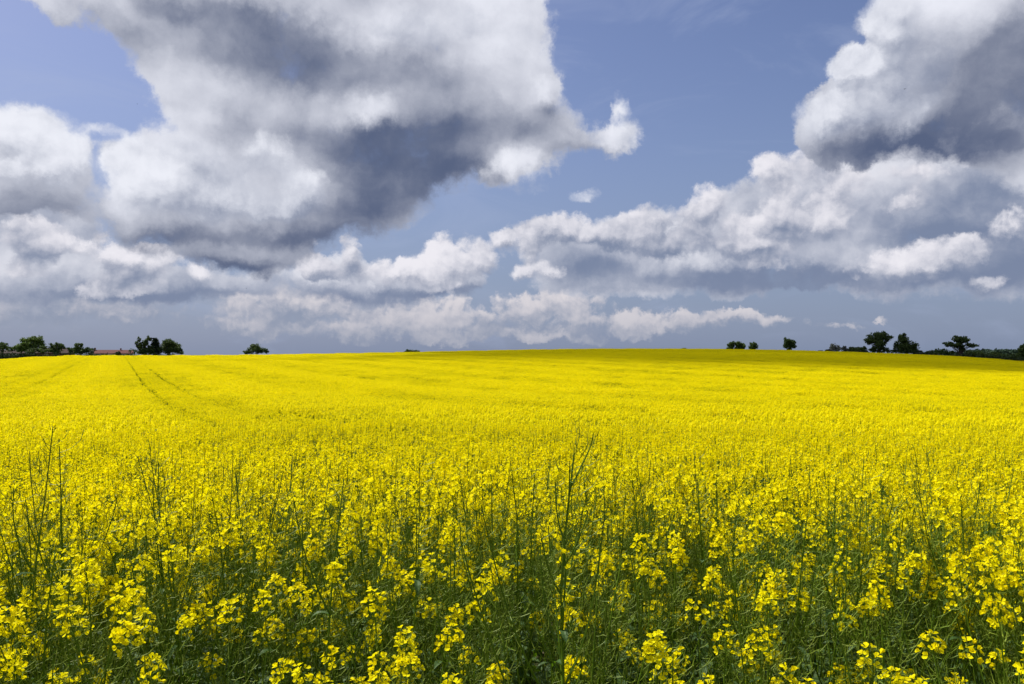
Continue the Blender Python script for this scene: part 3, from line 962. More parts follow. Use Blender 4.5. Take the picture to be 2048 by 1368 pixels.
def near_plants():
    r = np.random.default_rng(31)
    protos = []
    for k in range(8):
        protos.append(single_plant(r, CROP * r.uniform(.95, 1.06), int(r.integers(5, 8)), 'bloom', hp=.88))
    for k in range(6):
        protos.append(single_plant(r, CROP * r.uniform(.86, 1.0), int(r.integers(4, 7)), 'bloom', nfl=18, hp=.36))
    for k in range(5):
        protos.append(single_plant(r, CROP * r.uniform(1.02, 1.12), int(r.integers(2, 5)), 'bare'))
    allo = list(COL.objects)
    trees = [(p, tree_of(p, allo)) for p in protos]
    used = set()
    spots = []
    # jittered polar grid, even in area
    n_want = 279; tries = 0
    while len(spots) < n_want and tries < 60000:
        tries += 1
        rr = math.sqrt(r.uniform(1.12 ** 2, NEAR_R ** 2)); a = r.uniform(-NEAR_AZ, NEAR_AZ)
        x, y = rr * math.sin(a), rr * math.cos(a)
        if all((x - p[0]) ** 2 + (y - p[1]) ** 2 > .125 ** 2 for p in spots): spots.append((x, y, rr))
    print('near plants', len(spots))
    GRP = 'rapeseed plants in the nearest rows of the field'
    for i, (x, y, rr) in enumerate(spots):
        front = np.interp(rr, [1.5, 2.2, 2.8, 3.5], [1.0, .80, .40, .05])
        bare = r.random() < np.interp(rr, [1.5, 2.3, 3.7], [.36, .24, .08])
        k = i if i < 19 else int(r.integers(14, 19)) if bare else (int(r.integers(8, 14)) if r.random() < front else int(r.integers(8)))
        bare = k >= 14
        p, kids = trees[k]
        if k in used: o = copy_tree(p, kids)
        else: o = p; used.add(k)
        # the outermost plants are shorter, lit from the side and set lower
        hs = np.interp(rr, [1.1, 1.5, 1.8, 2.1, 2.6, 3.7], [.46, .55, .69, .83, .95, 1.0]) * r.normal(1, .08)
        o.location = (x, y, H(x, y)); o.rotation_euler = (r.normal(0, .05), r.normal(0, .05), r.uniform(0, 6.28))
        o.scale = (1, 1, min(hs, 1.08))
        px = 1024 + FPX * math.tan(math.atan2(x, y))
        side = ('at the far left', 'left of the middle', 'at the middle', 'right of the middle', 'at the far right')[int(np.clip(px / 410, 0, 4))]
        row = 'in the very first row' if rr < 1.9 else ('a few rows into the field' if rr < 2.8 else 'behind the first few rows')
        if bare:
            tag(o, 'thin green rapeseed plant in pods %s %s' % (row, side), 'plant', 'seeding rapeseed plants in the nearest rows')
        else:
            tag(o, 'yellow flowering rapeseed plant %s %s' % (row, side), 'plant', GRP)
    # the tall stalks that stand out above the flowers
    TALL = [(310, 880, 2.6), (392, 892, 2.9), (430, 893, 3.3), (487, 866, 3.0), (603, 900, 2.7), (703, 868, 2.5), (770, 890, 3.3), (938, 902, 2.4),
            (1000, 900, 3.2), (1050, 905, 2.9), (1197, 876, 3.1), (1245, 880, 3.4), (1440, 884, 3.0), (1640, 908, 3.0), (1735, 894, 2.8), (1905, 905, 3.3), (2010, 880, 2.9)]
    TG = 'tall bare stalks above the flowers'
    for i, (px, py, rr) in enumerate(TALL):
        a = ae(px, 708)[0] + r.normal(0, .01); x, y = rr * math.sin(a), rr * math.cos(a)
        hh = z_at(py + 22, rr, px) - H(x, y)
        d = make_plant(r, 0, hh, int(r.integers(2, 5)), 'bare', thick=.62)
        root = empty('rapeseed_stalk', (x, y, H(x, y))); root.rotation_euler = (r.normal(0, .03), r.normal(0, .03), 0)
        nth = 'first second third fourth fifth sixth seventh eighth ninth tenth eleventh twelfth thirteenth fourteenth fifteenth sixteenth seventeenth'.split()[i]
        tag(root, 'tall thin bare rapeseed stalk, %s from the left of those above the flowers' % nth, 'plant', TG)
        s = part('stem', d['stem'], root); [part('seed_pods', q, s) for q in d['pods']]; part('foliage', d['leaves'], root)
        for h in d['heads']: part('flower_head', h, root)

    def special(px, py, rr, nbr, style, label, thick, seed, lean):
        q = np.random.default_rng(seed)
        a = ae(px, 708)[0]; x, y = rr * math.sin(a), rr * math.cos(a)
        hh = z_at(py, rr, px) - H(x, y)
        d = make_plant(q, 0, hh, nbr, style, .25, 6, thick)
        root = empty('rapeseed_stalk', (x - lean * hh, y, H(x, y))); root.rotation_euler = (0, lean, 0)
        tag(root, label, 'plant')
        V, F, m = d['stem'].arrays()
        s = part('stem', d['stem'], root); [part('seed_pods', q, s) for q in d['pods']]; part('foliage', d['leaves'], root)
        for h in d['heads']: part('flower_head', h, root)
    special(1180, 898, 1.95, 9, 'bare', 'tallest dark branching seed stalk, just right of the middle of the front rows', 1.25, 9, -.04)
    special(48, 858, 2.6, 2, 'bloom', 'tall leaning stalk with a small flower tip, nearest the left edge', .9, 4, .05)
    special(88, 880, 2.7, 4, 'bare', 'tall bare stalk with splayed pods right beside the leaning flower tipped one', .9, 6, -.03)


near_plants()
stuff_crop()

# ================================================================== trees, hedges and farm along the far edge
def wood_mat(name, c1, c2):
    m, t, q = mat_new(name)
    geo = t.nodes.new('ShaderNodeNewGeometry')
    n = t.nodes.new('ShaderNodeTexNoise'); n.inputs['Scale'].default_value = 3.0; n.inputs['Detail'].default_value = 6
    t.links.new(geo.outputs['Position'], n.inputs['Vector'])
    c = q.mix(q.smooth(n.outputs[0], .35, .65), c1, c2)
    p = t.nodes.new('ShaderNodeBsdfPrincipled'); t.links.new(c, p.inputs['Base Color']); p.inputs['Roughness'].default_value = .85
    p.inputs['Specular IOR Level'].default_value = .15
    o = t.nodes.new('ShaderNodeOutputMaterial'); t.links.new(p.outputs[0], o.inputs[0])
    return m


M_BARK = wood_mat('tree_bark', (0.045, 0.035, 0.025), (0.09, 0.075, 0.055))
LEAFM = {
    'dark': plant_mat('foliage_dark', (0.046, 0.078, 0.020), (0.080, 0.120, 0.030), .38, .6, None, .6, .15),
    'mid': plant_mat('foliage_middle', (0.045, 0.080, 0.018), (0.075, 0.12, 0.028), .3, .6, None, .6, .15),
    'pale': plant_mat('foliage_fresh', (0.08, 0.135, 0.028), (0.13, 0.19, 0.04), .35, .6, None, .6, .15),
    'grey': plant_mat('foliage_grey', (0.070, 0.085, 0.065), (0.13, 0.14, 0.12), .2, .6, None, .6, .15),
    'conifer': plant_mat('foliage_conifer', (0.012, 0.026, 0.012), (0.024, 0.042, 0.018), .1, .65, None, .6, .1),
    'blossom': plant_mat('foliage_blossom', (0.30, 0.30, 0.27), (0.09, 0.11, 0.06), .2, .6, None, 1.5, .1),
    'hedge': plant_mat('foliage_hedge', (0.016, 0.030, 0.010), (0.032, 0.052, 0.016), .12, .65, None, .5, .1),
    'wood': plant_mat('foliage_wood_hazed', (0.018, 0.036, 0.022), (0.034, 0.060, 0.032), .12, .65, None, .05, .1),  # bluish tint of the distant air painted into the leaf colour
}


def leaves(mb, r, c, rad, n, size, shell=.55):
    """n small leaf sprays through an ellipsoid, thicker towards its outside, with an uneven outline"""
    c = np.asarray(c, float); rad = np.asarray(rad, float)
    d = r.normal(size=(n, 3)); d /= np.linalg.norm(d, axis=1)[:, None]
    u = r.random(n) ** shell
    lump = 1 + .16 * np.sin(d[:, 0] * 5.1 + c[0] * 3) * np.cos(d[:, 2] * 6.3 + c[1]) + .10 * np.sin(d[:, 1] * 11 + c[2] * 5)
    P_ = c + d * rad * (u * lump)[:, None]
    s = size * r.uniform(.5, 1.3, n)
    N = d * .6 + r.normal(size=(n, 3)) * .7 + np.array([0, 0, .35]); N /= np.linalg.norm(N, axis=1)[:, None]
    A = np.cross(N, r.normal(size=(n, 3))); A /= np.linalg.norm(A, axis=1)[:, None]
    B = np.cross(N, A)
    w = (s * r.uniform(.5, .8, n))[:, None]; s = s[:, None]
    V = np.stack([P_ - A * s, P_ + B * w, P_ + A * s + N * s * .25, P_ - B * w], 1).reshape(-1, 3)
    i = np.arange(n)[:, None] * 4
    F = np.concatenate([i + np.array([[0, 1, 2]]), i + np.array([[0, 2, 3]])])
    mb.add(V, F)


def tree(name, label, cat, px, r_, lobes, base_y, kind='mid', group=None, trunk_h=None, seed=1, dens=1.0, size=.30, trunk_r=.22, hide=0.0):
    """lobes: (px, py, rx, ry[, depth factor]) ellipses of the crown in pixels of the photograph; all placed at distance r_"""
    r = np.random.default_rng(seed)
    k = r_ / FPX
    a0 = ae(px, 708)[0]
    bx, by = r_ * math.sin(a0), r_ * math.cos(a0)
    gz = H(bx, by)
    root = empty(name, (bx, by, gz))
    tag(root, label, cat, group)
    cr = MB(); loc = []
    for q in lobes:
        lx, ly, rx, ry = q[:4]; dens_l = q[4] if len(q) > 4 else 1.0
        X = (lx - px) * k / math.cos(a0); Z = z_at(ly, r_, lx) - gz
        c = (X * math.cos(a0) + 0, -X * math.sin(a0), Z)
        yd = r.uniform(-.3, .3) * rx * k
        c = (c[0] + yd * math.sin(a0), c[1] + yd * math.cos(a0), Z)
        rad = (rx * k, rx * k, ry * k)
        n = int((rx * k) * (ry * k) * 150 * dens * dens_l)
        # secondary clumps give the crown its light and dark masses
        m = max(4, int(rx * ry * .05) + 4)
        for j in range(m):
            d = unit(r.normal(size=3)); rr = r.uniform(.5, .9)
            cc = np.array(c) + d * np.array(rad) * rr
            leaves(cr, r, cc, np.array(rad) * r.uniform(.32, .5), int(n / m), size)
        leaves(cr, r, c, np.array(rad) * .85, int(n * .6), size)
        loc.append((np.array(c), np.array(rad)))
    tk = MB()
    th = trunk_h if trunk_h else max(1.0, min(c[2] for c, _ in loc))
    pts = curve((0, 0, -.4), (r.normal(0, .05), r.normal(0, .05), 1), th + .4, r, 5, .1, .12)
    tube(tk, pts, np.linspace(trunk_r, trunk_r * .6, 6), 8)
    top = pts[-1]
    for c, rad in loc:
        for j in range(3):
            e = c + r.normal(0, .35, 3) * rad
            mid = (top + e) / 2 + r.normal(0, .1, 3) * rad
            s0 = pts[int(r.integers(2, 6))]
            tube(tk, [s0, mid, e], [trunk_r * .45, trunk_r * .28, trunk_r * .08], 5)
    cr.build('crown', LEAFM[kind], root)
    tk.build('trunk', M_BARK, root)
    return root


def shrub(name, label, px, r_, lobes, kind='mid', group=None, seed=1, cat='shrub', size=.26, dens=1.0, extra=None):
    return tree(name, label, cat, px, r_, lobes, None, kind, group, trunk_h=.5, seed=seed, size=size, dens=dens, trunk_r=.10)


def hedge(name, label, pts, hpx, seed, kind='hedge', group=None, cat='hedge', wd=1.3, dens=1.0, size=.24):
    """a hedge that runs along the ground through pts = (px, distance); its top is at the photograph's rows hpx"""
    r = np.random.default_rng(seed)
    c0 = at(pts[0][0], pts[0][1])
    root = empty(name, c0); tag(root, label, cat, group)
    mb = MB(); st = MB(); stp = 0
    for i in range(len(pts) - 1):
        (pa, ra), (pb, rb) = pts[i], pts[i + 1]
        A, B = at(pa, ra), at(pb, rb)
        L = (B - A).length; n = max(2, int(L / .9))
        for j in range(n):
            f = (j + r.uniform(0, 1)) / n
            p = A.lerp(B, f); py = hpx[i] * (1 - f) + hpx[i + 1] * f; rr = ra * (1 - f) + rb * f; qx = pa * (1 - f) + pb * f
            hz = max(.5, z_at(py, rr, qx) - p.z) * r.uniform(.86, 1.12)
            leaves(mb, r, (p.x - c0.x + r.normal(0, .2), p.y - c0.y + r.normal(0, .2), p.z - c0.z + hz * .5),
                   (1.0, wd * .8, hz * .55), int(34 * hz * dens) + 12, size)
            if j % 2 == 0:
                b = np.array([p.x - c0.x, p.y - c0.y, p.z - c0.z - .1])
                tube(st, [b, b + [r.normal(0, .2), r.normal(0, .2), hz * .7]], [.06, .03], 4)
    mb.build('leaves', LEAFM[kind], root)
    st.build('stems', M_BARK, root)
    return root


def box(mb, lo, hi, mat=0):
    x0, y0, z0 = lo; x1, y1, z1 = hi
    V = [(x0, y0, z0), (x1, y0, z0), (x1, y1, z0), (x0, y1, z0), (x0, y0, z1), (x1, y0, z1), (x1, y1, z1), (x0, y1, z1)]
    F = [(0, 2, 1), (0, 3, 2), (4, 5, 6), (4, 6, 7), (0, 1, 5), (0, 5, 4), (1, 2, 6), (1, 6, 5), (2, 3, 7), (2, 7, 6), (3, 0, 4), (3, 4, 7)]
    mb.add(V, F, mat)


def plain_mat(name, c1, c2, scale=4.0, rough=.8, tiles=None):
    m, t, q = mat_new(name)
    geo = t.nodes.new('ShaderNodeTexCoord')
    n = t.nodes.new('ShaderNodeTexNoise'); n.inputs['Scale'].default_value = scale; n.inputs['Detail'].default_value = 6
    t.links.new(geo.outputs['Object'], n.inputs['Vector'])
    c = q.mix(q.smooth(n.outputs[0], .35, .65), c1, c2)
    p = t.nodes.new('ShaderNodeBsdfPrincipled')
    if tiles:
        w = t.nodes.new('ShaderNodeTexWave'); w.inputs['Scale'].default_value = tiles; w.bands_direction = 'Z'; w.inputs['Distortion'].default_value = .6
        t.links.new(geo.outputs['Object'], w.inputs['Vector'])
        bp = t.nodes.new('ShaderNodeBump'); bp.inputs['Strength'].default_value = .7; bp.inputs['Distance'].default_value = .04
        t.links.new(w.outputs[1], bp.inputs['Height']); t.links.new(bp.outputs[0], p.inputs['Normal'])
        c = q.mix(q.m('MULTIPLY', w.outputs[1], .25), c, tuple(v * .6 for v in c1))
    t.links.new(c, p.inputs['Base Color']); p.inputs['Roughness'].default_value = rough
    p.inputs['Specular IOR Level'].default_value = .2
    o = t.nodes.new('ShaderNodeOutputMaterial'); t.links.new(p.outputs[0], o.inputs[0])
    return m


M_TILE = plain_mat('clay_roof_tiles', (0.085, 0.022, 0.016), (0.12, 0.036, 0.026), 1.5, .8, 3.2)
M_TILE2 = plain_mat('weathered_roof_tiles', (0.03, 0.016, 0.014), (0.05, 0.026, 0.02), 1.2, .85, 3.2)
M_WALL = plain_mat('white_render', (0.62, 0.61, 0.58), (0.72, 0.71, 0.68), 1.0, .9)
M_BRICK = plain_mat('brick_wall', (0.20, 0.10, 0.07), (0.27, 0.14, 0.10), 3.0, .9)
M_GLASS = plain_mat('window_glass', (0.03, 0.035, 0.04), (0.05, 0.055, 0.06), 1.0, .15)
M_FRAME = plain_mat('window_frame_paint', (0.6, 0.6, 0.58), (0.7, 0.7, 0.68), 1.0, .5)


def house(name, label, px0, px1, ridge_y, eave_y, r_, wall, tile, chimneys, seed, depth=7.0, ridge_in=(0.0, 0.0)):
    """long low farmhouse seen from the field: its eaves side faces the camera"""
    pm = (px0 + px1) / 2; a0 = ae(pm, 708)[0]
    x, y = r_ * math.sin(a0), r_ * math.cos(a0); gz = H(x, y)
    k = r_ / FPX
    root = empty(name, (x, y, gz), -a0); tag(root, label, 'house')
    w = (px1 - px0) * k / math.cos(a0) * math.cos(a0)
    he = z_at(eave_y, r_, pm) - gz; hr = z_at(ridge_y, r_, pm) - gz
    he = max(he, 2.2)
    x0, x1, d = -w / 2, w / 2, depth / 2
    wl = MB()
    V = [(x0, -d, 0), (x1, -d, 0), (x1, d, 0), (x0, d, 0), (x0, -d, he), (x1, -d, he), (x1, d, he), (x0, d, he), (x0, 0, hr - .12), (x1, 0, hr - .12)]
    F = [(0, 1, 5), (0, 5, 4), (2, 3, 7), (2, 7, 6), (1, 2, 6), (1, 6, 5), (3, 0, 4), (3, 4, 7), (4, 8, 7), (5, 6, 9)]
    wl.add(V, F); W = wl.build('wall', wall, root)
    rf = MB(); o = .35; t = .14
    sl = (hr - he) / d
    for s in (-1, 1):
        q = [(x0 - o, s * (d + o), he - o * sl), (x1 + o, s * (d + o), he - o * sl), (x1 + o - ridge_in[1], 0, hr), (x0 - o + ridge_in[0], 0, hr)]
        V = q + [(a, b, c + t) for a, b, c in q]
        rf.add(V, [(0, 1, 2), (0, 2, 3), (4, 6, 5), (4, 7, 6), (0, 4, 5), (0, 5, 1), (1, 5, 6), (1, 6, 2), (3, 2, 6), (3, 6, 7), (0, 3, 7), (0, 7, 4)])
    RF = rf.build('roof', tile, root)
    for cx, wch, hch in chimneys:
        cm = MB(); X = (cx - pm) * k
        box(cm, (X - wch / 2, -.35, hr - .5), (X + wch / 2, .35, hr + hch))
        box(cm, (X - wch / 2 - .06, -.41, hr + hch), (X + wch / 2 + .06, .41, hr + hch + .12))
        ch = cm.build('chimney', M_BRICK, RF)
    n = max(2, int(w / 3.2))
    for i in range(n):
        cx = x0 + (i + .5) * w / n
        if i == n // 2:
            dm = MB(); box(dm, (cx - .45, -d - .04, .05), (cx + .45, -d + .02, 2.05)); dr = dm.build('door', M_BRICK, root)
            continue
        fm = MB()
        for lo, hi in (((cx - .55, 1.0), (cx + .55, 1.08)), ((cx - .55, 1.92), (cx + .55, 2.0)), ((cx - .55, 1.08), (cx - .47, 1.92)), ((cx + .47, 1.08), (cx + .55, 1.92)), ((cx - .03, 1.08), (cx + .03, 1.92))):
            box(fm, (lo[0], -d - .05, lo[1]), (hi[0], -d + .01, hi[1]))
        f = fm.build('window', M_FRAME, root)
        gm = MB(); box(gm, (cx - .47, -d - .02, 1.08), (cx + .47, -d + .005, 1.92)); gm.build('pane', M_GLASS, f)
    return root


RL = 322.0        # distance of the farm and its trees
# ---- left: farm among trees
tree('round_tree', 'dark round tree cut by the left edge of the view, beyond the field', 'tree', 4, RL - 10, [(2, 695, 14, 10), (-8, 698, 14, 8)], 706, 'mid', seed=11)
tree('pale_tree', 'small pale green tree just left of the tallest pale green tree', 'tree', 42, RL, [(40, 694, 8, 8), (47, 691, 8, 6), (41, 700, 7, 4)], 706, 'pale', seed=12)
tree('pale_tree', 'tallest pale green broad tree in the group at the far left', 'tree', 67, RL + 2, [(60, 684, 10, 9), (73, 682, 9, 8), (66, 690, 15, 9), (78, 690, 6, 10), (56, 696, 6, 6), (66, 677, 9, 4)], 706, 'pale', seed=13, trunk_r=.3)
shrub('garden_shrub', 'dark loose shrub between the edge tree and the pale green trees', 27, RL + 4, [(24, 698, 8, 5), (31, 696, 5, 4)], 'dark', seed=14, dens=.7)
shrub('garden_shrub', 'low dark shrub under the tallest pale green tree, at the dark roof', 72, RL - 6, [(66, 702, 9, 5), (78, 701, 9, 5), (88, 702, 7, 4)], 'dark', seed=15)
tree('garden_tree', 'dark ragged tree rising in front of the dark farm roof', 'tree', 114, RL - 3, [(108, 696, 8, 7), (118, 693, 8, 7), (113, 702, 13, 5), (114, 688, 5, 3, .6), (97, 694, 6, 4, .5)], 707, 'dark', seed=16)
shrub('garden_shrub', 'green shrub right beside the end of the dark farm roof', 142, RL - 4, [(142, 702, 6, 5), (139, 698, 4, 3)], 'mid', seed=17)
tree('garden_tree', 'green pointed bushy tree standing left of the long red roof', 'tree', 162, RL - 3, [(160, 700, 13, 8), (158, 693, 7, 6), (163, 690, 3, 5, .6), (172, 702, 8, 6)], 707, 'mid', seed=18)
shrub('garden_shrub', 'thin grey shrub close to the white gable of the red roofed house', 184, RL - 5, [(184, 704, 4, 4, .7), (187, 700, 2, 3, .6)], 'grey', seed=19)
house('farmhouse', 'low house with a long red tiled roof and a white gable end', 190, 257, 700.5, 708.5, RL + 5, M_WALL, M_TILE, [(197, .55, .75), (238, .5, .6)], 1, 8.0, (0.9, 0))
house('barn_house', 'low farm house with a dark brown roof half hidden by trees', 62, 137, 697, 706, RL + 14, M_BRICK, M_TILE2, [(90, .5, .4)], 2, 9.0, (0, 1.2))
house('farm_shed', 'grey brown low shed roof behind the hedge at the far left', -12, 37, 701, 707, RL + 16, M_BRICK, M_TILE2, [], 3, 8.0)
shrub('round_bush', 'small dark round bush in front of the long red roof', 235, 303, [(235, 707, 6.5, 4.0)], 'hedge', seed=20)
shrub('garden_shrub', 'thin airy shrub at the right end of the long red roof', 266, RL - 2, [(261, 703, 4, 4, .5), (269, 702, 5, 5, .5), (264, 699, 4, 2, .35)], 'mid', seed=21, dens=.7)
tree('birch_tree', 'sparse tree with several ragged tops, left of the three by the farm', 'tree', 290, RL, [(284, 692, 7, 10, .8), (281, 679, 3.5, 5, .6), (290, 688, 7, 9, .8), (295, 677, 4, 6, .7), (288, 702, 15, 7), (300, 700, 10, 8), (278, 686, 4, 8, .5)], 707, 'dark', seed=22)
tree('narrow_tree', 'dark narrow upright tree in the middle of the three by the farm', 'tree', 311, RL + 1, [(311, 688, 8, 11), (311, 679, 5, 4), (311, 700, 11, 9), (304, 678, 4, 3, .5)], 707, 'conifer', seed=23)
tree('round_tree', 'dark broad domed tree, right of the three by the farm', 'tree', 339, RL, [(336, 684, 11, 8), (344, 690, 13, 9), (332, 696, 12, 11), (345, 700, 13, 8), (355, 702, 7, 6)], 707, 'dark', seed=24, trunk_r=.35)
shrub('garden_shrub', 'tiny dark shrub at the right foot of the broad domed tree', 363, RL - 3, [(362, 706, 5, 3)], 'dark', seed=25)
hedge('field_hedge', 'low dark hedge along the left side of the field under the farm', [(-60, 262), (0, 282), (60, 304), (130, 311), (250, 313), (370, 314)], [706, 705.5, 706, 706.6, 706.8, 707.2], 26, wd=1.0)

# ---- middle, behind the crest
tree('lone_bush', 'lone dark domed tree poking over the crest, left of the middle', 'tree', 510, 352, [(508, 698, 14, 9), (506, 691, 6, 4), (520, 700, 11, 7), (498, 704, 9, 5), (530, 703, 4, 5)], 712, 'dark', seed=30)
tree('crown_top', 'low dark crown only just showing over the crest', 'tree', 821, 372, [(820, 703, 9, 5), (833, 704, 8, 3.5), (812, 704, 6, 3)], 712, 'dark', seed=31)
shrub('crest_bush', 'tiny dark bush top showing over the crest near the middle', 1366, 352, [(1366, 699, 6, 3.2)], 'dark', seed=32)
tree('crest_tree', 'left crown of the two dark trees that touch on the crest', 'tree', 1464, 365, [(1464, 691, 8, 7), (1461, 697, 8, 6), (1466, 686, 5, 4)], 705, 'dark', 'dark trees along the right of the crest', seed=33)
tree('crest_tree', 'right, taller crown of the two dark trees that touch on the crest', 'tree', 1480, 366, [(1478, 688, 8, 7), (1484, 693, 8, 7), (1476, 697, 7, 6)], 705, 'dark', 'dark trees along the right of the crest', seed=34)
tree('crest_tree', 'small round dark tree alone between the touching pair and the lollipop tree', 'tree', 1507, 366, [(1506, 690, 7, 7), (1511, 693, 7, 6), (1504, 697, 8, 5)], 705, 'dark', 'dark trees along the right of the crest', seed=35)
tree('crest_tree', 'single dark lollipop shaped tree with a short trunk on the crest', 'tree', 1578, 345, [(1576, 683, 9, 8), (1583, 686, 8, 8), (1574, 691, 8, 6), (1585, 692, 8, 4), (1578, 696, 6, 4, .7)], 704, 'dark', 'dark trees along the right of the crest', seed=36)
# ---- right: the hedge line with its trees
RR = 318.0
shrub('hedge_bush', 'lowest flat dark bush at the left start of the right hedge line', 1643, RR, [(1642, 702.5, 6, 2.4)], 'hedge', 'bushes along the right hedge line', 40)
shrub('hedge_bush', 'second small dark bush from the left start of the right hedge line', 1655, RR, [(1655, 702, 5, 3)], 'hedge', 'bushes along the right hedge line', 41)
tree('blossom_tree', 'pale whitish flowering small tree at the left of the right hedge line', 'tree', 1670, RR, [(1668, 693, 7, 8, .8), (1675, 697, 7, 6, .8), (1666, 700, 7, 5)], 706, 'blossom', seed=42)
shrub('grey_bush', 'grey blue loose bush right beside the whitish flowering tree', 1689, RR, [(1688, 696, 6, 5, .8), (1692, 700, 7, 4)], 'grey', 'bushes along the right hedge line', 43)
shrub('hedge_bush', 'wide dark bush between the grey blue bush and the pointed bush', 1709, RR, [(1704, 699, 7, 6), (1714, 699, 8, 6), (1709, 702, 12, 4)], 'dark', 'bushes along the right hedge line', 44)
shrub('hedge_bush', 'dark pointed bush just left of the wide spreading oak', 1729, RR, [(1729, 700, 7, 6), (1729, 696, 4, 4)], 'dark', 'bushes along the right hedge line', 45)
tree('oak_tree', 'largest dark oak with a wide spreading crown on a narrow lower trunk', 'tree', 1756, RR, [(1752, 672, 13, 8), (1764, 670, 10, 6), (1770, 678, 9, 6), (1745, 680, 10, 8), (1758, 684, 15, 9), (1756, 694, 10, 7), (1748, 700, 7, 5), (1764, 701, 6, 4, .6), (1776, 675, 6, 3, .7)], 706, 'dark', 'large trees in the right hedge line', seed=46, trunk_r=.4)
shrub('hedge_bush', 'ragged dark bush between the two largest trees of the right hedge', 1780, RR, [(1775, 699, 6, 5), (1785, 702, 8, 4), (1787, 696, 3, 4, .5)], 'dark', 'bushes along the right hedge line', 47)
tree('beech_tree', 'dark pointed dome shaped tree, wide at its foot, right of the largest oak', 'tree', 1812, RR, [(1807, 673, 7, 6), (1808, 682, 12, 9), (1815, 690, 15, 10), (1804, 696, 13, 9), (1824, 699, 11, 8), (1812, 702, 19, 5)], 707, 'dark', 'large trees in the right hedge line', seed=48, trunk_r=.4)
shrub('hedge_bush', 'low dark bush just right of the dome shaped tree', 1842, RR - 4, [(1840, 706, 10, 4), (1850, 707, 8, 3.5)], 'hedge', 'bushes along the right hedge line', 49)
shrub('hedge_bush', 'broad green bush halfway between the dome shaped tree and the umbrella oak', 1873, RR - 6, [(1867, 705, 8, 5), (1878, 703, 9, 6), (1873, 708, 14, 4)], 'mid', 'bushes along the right hedge line', 50)
shrub('hedge_bush', 'green bush with an uneven top left of the umbrella oak trunk', 1895, RR - 8, [(1892, 704, 6, 6), (1900, 706, 7, 5)], 'mid', 'bushes along the right hedge line', 51)
tree('oak_tree', 'dark flat topped umbrella shaped oak near the right end of the hedge', 'tree', 1921, RR - 6, [(1916, 678, 11, 6), (1925, 681, 12, 7), (1906, 688, 10, 5), (1935, 690, 10, 4, .8), (1919, 690, 11, 5), (1923, 698, 6, 6, .7), (1900, 686, 5, 2.5, .7), (1944, 691, 5, 2, .7)], 709, 'dark', 'large trees in the right hedge line', seed=52, trunk_r=.34)
shrub('hedge_bush', 'mid green rounded bush just right of the umbrella oak trunk', 1944, RR - 12, [(1940, 706, 9, 6), (1952, 707, 9, 6)], 'mid', 'bushes along the right hedge line', 53)
shrub('hedge_bush', 'dark broad bush in front of the distant wood, right of the umbrella oak', 1974, RR - 20, [(1968, 709, 11, 6), (1982, 709, 9, 6)], 'dark', 'bushes along the right hedge line', 54)
shrub('hedge_bush', 'dark bush in front of the distant wood, left of the right edge tree', 2012, RR - 34, [(2006, 712, 12, 6), (2022, 713, 9, 6)], 'dark', 'bushes along the right hedge line', 55)
tree('edge_tree', 'ragged tree cut by the right edge of the view', 'tree', 2050, RR - 44, [(2048, 697, 9, 9), (2056, 702, 12, 10), (2046, 710, 10, 8), (2066, 704, 14, 14)], 716, 'mid', seed=56)
hedge('field_hedge', 'dark continuous hedge under the trees along the right side of the field', [(1658, 316), (1760, 312), (1830, 309), (1900, 302), (1960, 292), (2050, 268), (2110, 250)], [700.8, 702.4, 704.2, 706.8, 709.5, 713.5, 717], 57, wd=1.1)


def far_wood():
    r = np.random.default_rng(77)
    mb = MB(); R0 = 1050.0
    for i in range(420):
        px = r.uniform(1895, 2330); rr = R0 + r.uniform(-30, 140)
        a = ae(px, 708)[0]; x, y = rr * math.sin(a), rr * math.cos(a)
        top = z_at(np.interp(px, [1895, 1930, 1980, 2020, 2048], [706, 700.5, 699, 699.5, 698]) + r.uniform(-.6, 1.6), rr, px)
        w = r.uniform(4, 7); zb = H(x, y)
        leaves(mb, r, (x, y, (top + zb) / 2 ), (w, w, (top - zb) / 2), 260, 1.3, .4)
    o = mb.build('distant_wood', LEAFM['wood'])
    tag(o, 'bluish green wood on the skyline behind the right end of the hedge', 'wood', kind='stuff')


far_wood()


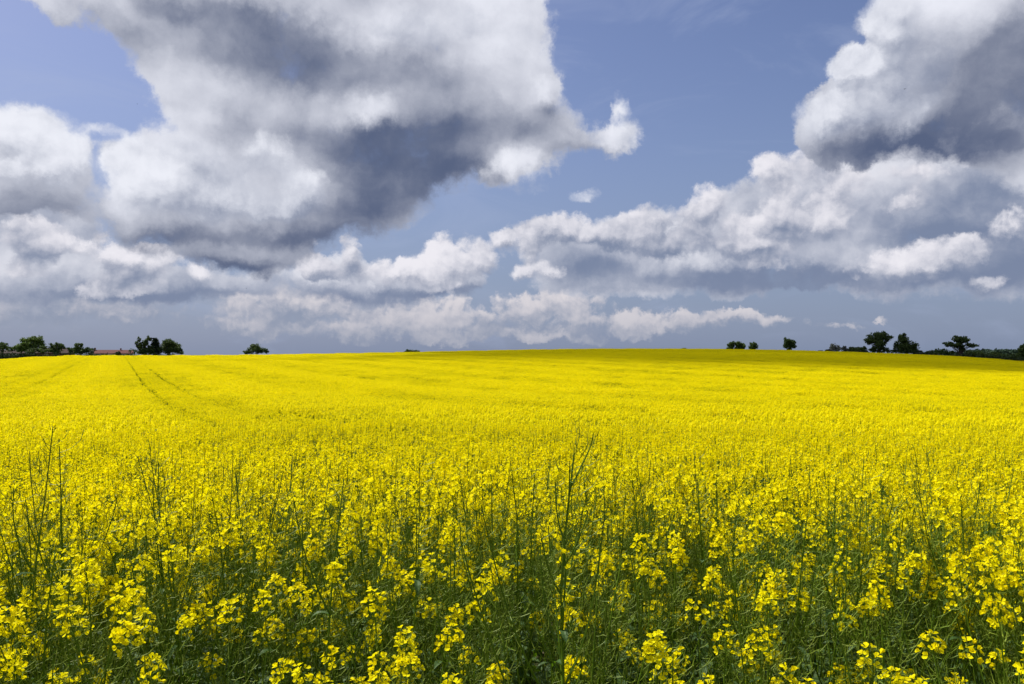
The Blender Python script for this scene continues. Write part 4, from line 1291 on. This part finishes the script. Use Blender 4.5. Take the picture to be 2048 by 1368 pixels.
# ------------------------------------------------------------------ birds
def bird(px, py, r_, span, label, tilt):
    d = px_dir(px, py)
    mb = MB()
    V = []; F = []
    # body
    n = 7
    prof = [(-.50, .01), (-.38, .035), (-.15, .075), (.10, .080), (.28, .05), (.38, .045), (.47, .008)]
    pts = [(x, 0, 0) for x, _ in prof]
    tube(mb, np.array(pts) * span * .55, np.array([q for _, q in prof]) * span * .55 * 1.5, 8)
    for s in (-1, 1):
        w = [(.14, .03, .01), (.10, .22, .07), (.02, .46, .10), (-.10, .50, .09), (-.07, .25, .05), (-.10, .03, .01)]
        P_ = [(x * span, s * y * span, z * span) for x, y, z in w]
        Q = [(x, y, z - .012 * span) for x, y, z in P_]
        f = [(0, 1, 5), (1, 4, 5), (1, 2, 4), (2, 3, 4)]
        f2 = [(a + 6, c + 6, b + 6) for a, b, c in f]
        rim = []
        for i in range(6):
            j = (i + 1) % 6; rim += [(i, j, j + 6), (i, j + 6, i + 6)]
        mb.add(P_ + Q, f + f2 + rim)
    mb.add([(-.24 * span, -.02 * span, 0), (-.24 * span, .02 * span, 0), (-.40 * span, .07 * span, .005 * span), (-.40 * span, -.07 * span, .005 * span), (-.30 * span, 0, .015 * span)],
           [(0, 1, 4), (1, 2, 4), (2, 3, 4), (3, 0, 4), (0, 2, 1), (0, 3, 2)])
    o = mb.build('bird', M_BIRD, smooth=False)
    o.location = Vector((0, 0, CAM_Z)) + d * r_
    o.rotation_euler = (R(8), 0, R(tilt))
    tag(o, label, 'bird')


M_BIRD = plain_mat('bird_feathers', (0.03, 0.028, 0.026), (0.06, 0.055, 0.05), 6.0, .7)
bird(1809, 178, 120, .48, 'small dark bird flying in front of the big grey cloud at the upper right', 20)
bird(493, 577, 170, .42, 'tiny dark bird flying low over the left part of the crest, under the cloud base', 160)
bird(275, 208, 190, .42, 'tiny dark bird flying in the patch of blue sky at the upper left', -30)


# ------------------------------------------------------------------ a cloud added out of view to cast the shadow on the crest
def shade_cloud(name, label, foot, alt, size, seed, dens):
    """an added, unseen cloud at height alt, shaped for its shadow; foot = the place on the ground its shadow falls on"""
    r = np.random.default_rng(seed)
    off = sun_dir * (alt / sun_dir.z)
    c = Vector((foot[0], foot[1], 0)) + off
    mb = MB(); n, m = 72, 36
    V = []
    from mathutils import noise as mn
    for i in range(m + 1):
        t = math.pi * i / m
        for j in range(n):
            f = 2 * math.pi * j / n
            d = Vector((math.sin(t) * math.cos(f), math.sin(t) * math.sin(f), math.cos(t)))
            k = 1 + .55 * mn.fractal(d * 1.7 + Vector((seed, 0, 0)), .8, 2.1, 5)
            V.append((d.x * size[0] * k, d.y * size[1] * k, d.z * size[2] * k * (1.0 if d.z > 0 else .5)))
    F = []
    for i in range(m):
        for j in range(n):
            a, b = i * n + j, i * n + (j + 1) % n
            F += [(a, a + n, b), (b, a + n, b + n)]
    mb.add(V, F)
    mt, t, q = mat_new('cloud_vapour')
    v = t.nodes.new('ShaderNodeVolumePrincipled'); v.inputs['Color'].default_value = (1, 1, 1, 1); v.inputs['Density'].default_value = dens
    v.inputs['Anisotropy'].default_value = .3
    o = t.nodes.new('ShaderNodeOutputMaterial'); t.links.new(v.outputs[0], o.inputs['Volume'])
    ob = mb.build(name, mt, smooth=True); ob.location = c
    tag(ob, label, 'cloud')
    return ob


shade_cloud('cloud', 'unseen cloud added high above to cast the shadow along the right part of the crest', (92, 222), 900, (175, 104, 62), 3, .017)
